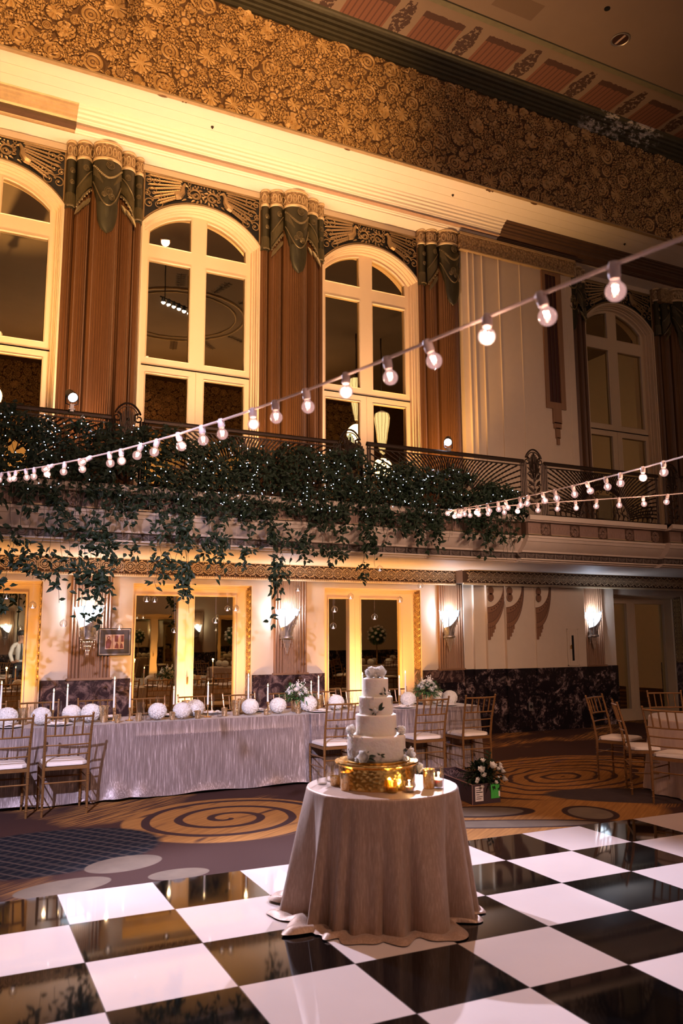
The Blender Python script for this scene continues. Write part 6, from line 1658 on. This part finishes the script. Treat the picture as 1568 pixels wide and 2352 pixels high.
# hanging glass globes with tea lights
def globe_proto():
    t_ = thing('hanging_globe','x','tea light globe')
    m = MB(); R=.042
    m.lathe([(R*math.sin(t),R*-math.cos(t)) for t in [.5+i*(PI-.56)/12 for i in range(13)]],n=20,cap0=True,cap1=False); m.sphere((0,0,R+.006),.008,8,5); m.build('glass_globe',M['glass'],t_)
    m = MB(); m.lathe([(0,-.036),(.018,-.036),(.018,-.022),(0,-.022)],n=14); m.build('tea_light',M['tealight'],t_)
    m = MB(); m.lathe([(0,-.02),(.003,-.016),(.0035,-.01),(0,.002)],n=7); m.build('flame',M['tflame'],t_)
    m = MB(); m.tube([(0,0,R+.01),(0,0,1)],.0006,3); m.build('thread',M['cable'],t_)
    return t_
M['tealight'] = simple('tea_light_wax',(.9,.78,.75),.5,Emission_Strength=.6,Emission_Color=(1,.8,.8,1)); M['tflame'] = emit('tea_flame',(1,.75,.6),14)
GLB = [(.991,1.993),(.719,2.084),(1.324,1.794),(1.937,1.756),(2.241,2.079),(2.333,2.07),(2.576,1.716),(3.08,1.835),(3.226,1.978),(3.332,1.984),(4.161,2.241),(4.679,1.981),(4.915,2.154),(5.27,1.889),(5.662,2.12),(5.358,2.535),(5.992,2.321),(4.79,1.80)]
GLL = ['against the right frame of the leftmost mirrored door','in front of the leftmost mirror near the photo edge','against the cream wall left of the first pilaster','touching the top edge of the framed picture','upper left in the middle door, left of a close pair','upper left in the middle door, right of a close pair','in the left mirror pane of the middle door, low','in the middle door\'s right pane above reflected flowers','near the right frame of the middle door, small left one','by the middle door\'s right frame, under the vines','above the second sconce, over the pilaster','in the left mirror pane of the door behind the cake','at the head of the door behind the cake','in the right mirror pane behind the cake, above reflected flowers','at the right frame of the door behind the cake','high in front of the gilded band above the cake','high right, by the corner of the door behind the cake','at the second sconce, low before its glass']
g0 = globe_proto()
for i,((x,z),l) in enumerate(zip(GLB,GLL)):
    sc = .82 if i in (1,5,6,8) else 1.
    q = g0 if i == 0 else dup(g0,(0,0,0))
    if i == 17: x,z = 4.66+.0,1.77
    q.location=(x,9.6,z); q.scale=(sc,sc,sc); q['label']='hanging glass tea light globe '+l; q['group']='hanging tea light globes'
    th = [c for c in q.children if c.name.startswith('thread')] if i == 0 else [c for c in col.objects if c.parent == q and c.name.startswith('thread')]
    for c in th: c.scale=(1,1,(3.35-z)/sc)

# ------------------------------------------------------------ person reflected in the leftmost mirror
def skin(name,V,E,Rd,mat,parent=None,sub=2,root=0):
    me = bpy.data.meshes.new(name); me.from_pydata(V,E,[]); o = bpy.data.objects.new(name,me); col.objects.link(o)
    sm = o.modifiers.new('s','SKIN'); sl = me.skin_vertices[0].data
    for i,r in enumerate(Rd): sl[i].radius = (r,r) if not isinstance(r,tuple) else r
    sl[root].use_root = True
    o.modifiers.new('u','SUBSURF').levels = sub
    dg = bpy.context.evaluated_depsgraph_get(); m2 = bpy.data.meshes.new_from_object(o.evaluated_get(dg)); bpy.data.objects.remove(o)
    m2.name = name; m2.materials.clear(); m2.materials.append(mat)
    for p in m2.polygons: p.use_smooth = True
    o = bpy.data.objects.new(name,m2); col.objects.link(o)
    if parent: o.parent = parent
    return o
t_ = thing('person','person in pale shirt and dark tie standing, reflected in the leftmost mirror','person',(2.13,1.25,DZ))
V = [(0,0,.95),(0,0,1.12),(0,.0,1.30),(0,0,1.43),(0,.0,1.53),(0,.02,1.62),(0,.03,1.72),
 (-.19,0,1.42),(-.25,-.02,1.18),(-.20,.14,.98),(-.12,.24,1.0),(.19,0,1.42),(.25,-.02,1.18),(.20,.14,.98),(.12,.24,1.0),
 (-.10,0,.90),(-.11,.01,.50),(-.11,-.02,.09),(-.12,.12,.04),(.10,0,.90),(.11,.01,.50),(.11,-.02,.09),(.12,.12,.04)]
E_ = [(0,1),(1,2),(2,3),(3,4),(4,5),(5,6),(3,7),(7,8),(8,9),(9,10),(3,11),(11,12),(12,13),(13,14),(0,15),(15,16),(16,17),(17,18),(0,19),(19,20),(20,21),(21,22)]
Rr = [.13,.12,.14,.09,.05,.085,.08,.055,.042,.032,.03,.055,.042,.032,.03,.08,.055,.04,.035,.08,.055,.04,.035]
for s,hx in ((-1,-.12),(1,.12)):
    b = 10 if s < 0 else 14
    for q in range(4):
        i0 = len(V); V += [(hx-s*.03+s*.018*(q-1),.28,1.01+.005*q),(hx-s*.04+s*.018*(q-1),.33-.008*abs(q-1.5),.995)]; Rr += [.011,.008]; E_ += [(b,i0),(i0,i0+1)]
    i0 = len(V); V += [(hx-s*.05,.26,1.04),(hx-s*.06,.29,1.055)]; Rr += [.011,.009]; E_ += [(b,i0),(i0,i0+1)]
body = skin('body',V,E_,Rr,simple('skin_tone',(.42,.24,.16),.5,Subsurface_Weight=.1),t_)
skin('shirt',V[:4]+[V[7],V[8],V[9],V[11],V[12],V[13],(0,0,1.50)],[(0,1),(1,2),(2,3),(3,4),(4,5),(5,6),(3,7),(7,8),(8,9),(3,10)],[.15,.14,.155,.10,.07,.056,.045,.07,.056,.045,.062],simple('pale_shirt',(.62,.60,.55),.8),t_)
skin('trousers',[V[0]]+V[15:18]+V[19:22],[(0,1),(1,2),(2,3),(0,4),(4,5),(5,6)],[.155,.10,.08,.065,.10,.08,.065],simple('dark_trousers',(.02,.02,.025),.8),t_)
m = MB(); m.grid([[(-.018-.02*f,.16-.02*abs(f-.5),1.47-.42*f),(.018+.02*f,.16-.02*abs(f-.5),1.47-.42*f)] for f in [i/8 for i in range(9)]]); m.grid([[(-.018-.02*f,.155-.02*abs(f-.5),1.47-.42*f),(.018+.02*f,.155-.02*abs(f-.5),1.47-.42*f)] for f in [i/8 for i in range(9)]]); m.build('necktie',M['ink'],t_)
m = MB(); m.sphere((0,.015,1.71),.105,14,9,(1,1.08,.95)); hair=m.build('hair',M['ink'],t_); hair.location=(0,-.02,.0)
m = MB(); m.sphere((0,.12,1.655),.016,8,6,(1,1,1.4)); m.build('nose',body.data.materials[0],t_)
for s in (-1,1): m = MB(); m.sphere((s*.092,.01,1.66),.02,8,6,(.4,1,1.4)); m.build('ear',body.data.materials[0],t_)
for s in (-1,1): m = MB(); m.sphere((s*.034,.105,1.685),.010,8,6); m.build('eye',M['ink'],t_)
m = MB(); m.box(-.025,.025,.112,.116,1.605,1.612); m.build('mouth',M['ink'],t_)
for s in (-1,1): m = MB(); m.sphere((s*.115,.06,.04),.06,10,6,(.8,2.1,.65)); m.build('shoe',M['ink'],t_)
# ------------------------------------------------------------ soft ambient fill from unseen downlights added to the ceiling
dl = None
for k,(x,y,e) in enumerate(((-5,2,1),(-1,3.5,1),(3,.5,1),(4.5,5.5,.9),(8.5,1.,1),(12.5,4,.8),(16,0,.8),(0,-3,1),(6,-3,1))):
    m = MB(); m.lathe([(.10,0),(.13,-.006),(.12,-.014),(.10,-.004)],n=20,cap0=False,cap1=False)
    tag(m.build('fill_downlight_ring',M['brass'],loc=(x,y,11.1)),'small round ceiling downlight above the dance floor, out of frame','ceiling light','hall ceiling downlights')
    lo = add_light('fill_downlight_beam','SPOT',(x,y,11.06),AE*e,(1,.55,.38),spot_size=math.radians(150),spot_blend=1.,shadow_soft_size=.10)
w = bpy.data.worlds.new('hall_dim'); scene.world = w; w.use_nodes = True
w.node_tree.nodes['Background'].inputs[0].default_value = (.9,.6,.45,1); w.node_tree.nodes['Background'].inputs[1].default_value = .02
# ------------------------------------------------------------ camera
cam = bpy.data.cameras.new('camera'); co = bpy.data.objects.new('camera',cam); col.objects.link(co); scene.camera = co
F_PX = 1877.62; cam.sensor_fit = 'HORIZONTAL'; cam.sensor_width = 36; cam.lens = F_PX*36/1568; cam.clip_start=.05; cam.clip_end=100
Y_,P_,R_ = .4625029493,.149708737,-.00457969954
cy,sy,cp,sp = math.cos(Y_),math.sin(Y_),math.cos(P_),math.sin(P_)
f_ = Vector((sy*cp,cy*cp,sp)); r_ = Vector((cy,-sy,0)); u_ = r_.cross(f_)
cr,sr = math.cos(R_),math.sin(R_); rr_,uu_ = r_*cr+u_*sr, u_*cr-r_*sr
co.matrix_world = Matrix(((rr_.x,uu_.x,-f_.x,0),(rr_.y,uu_.y,-f_.y,0),(rr_.z,uu_.z,-f_.z,1.65),(0,0,0,1)))
cam.dof.use_dof = True; cam.dof.focus_distance = 10.8; cam.dof.aperture_fstop = 4.5
vs = scene.view_settings; scene.display_settings.display_device = 'sRGB'; vs.view_transform = 'Standard'; vs.look = 'None'; vs.gamma = 1; vs.use_curve_mapping = False; vs.exposure = EXPO
scene.cycles.max_bounces = 8; scene.cycles.transparent_max_bounces = 24; scene.cycles.sample_clamp_indirect = 6; scene.cycles.caustics_reflective = False; scene.cycles.caustics_refractive = False
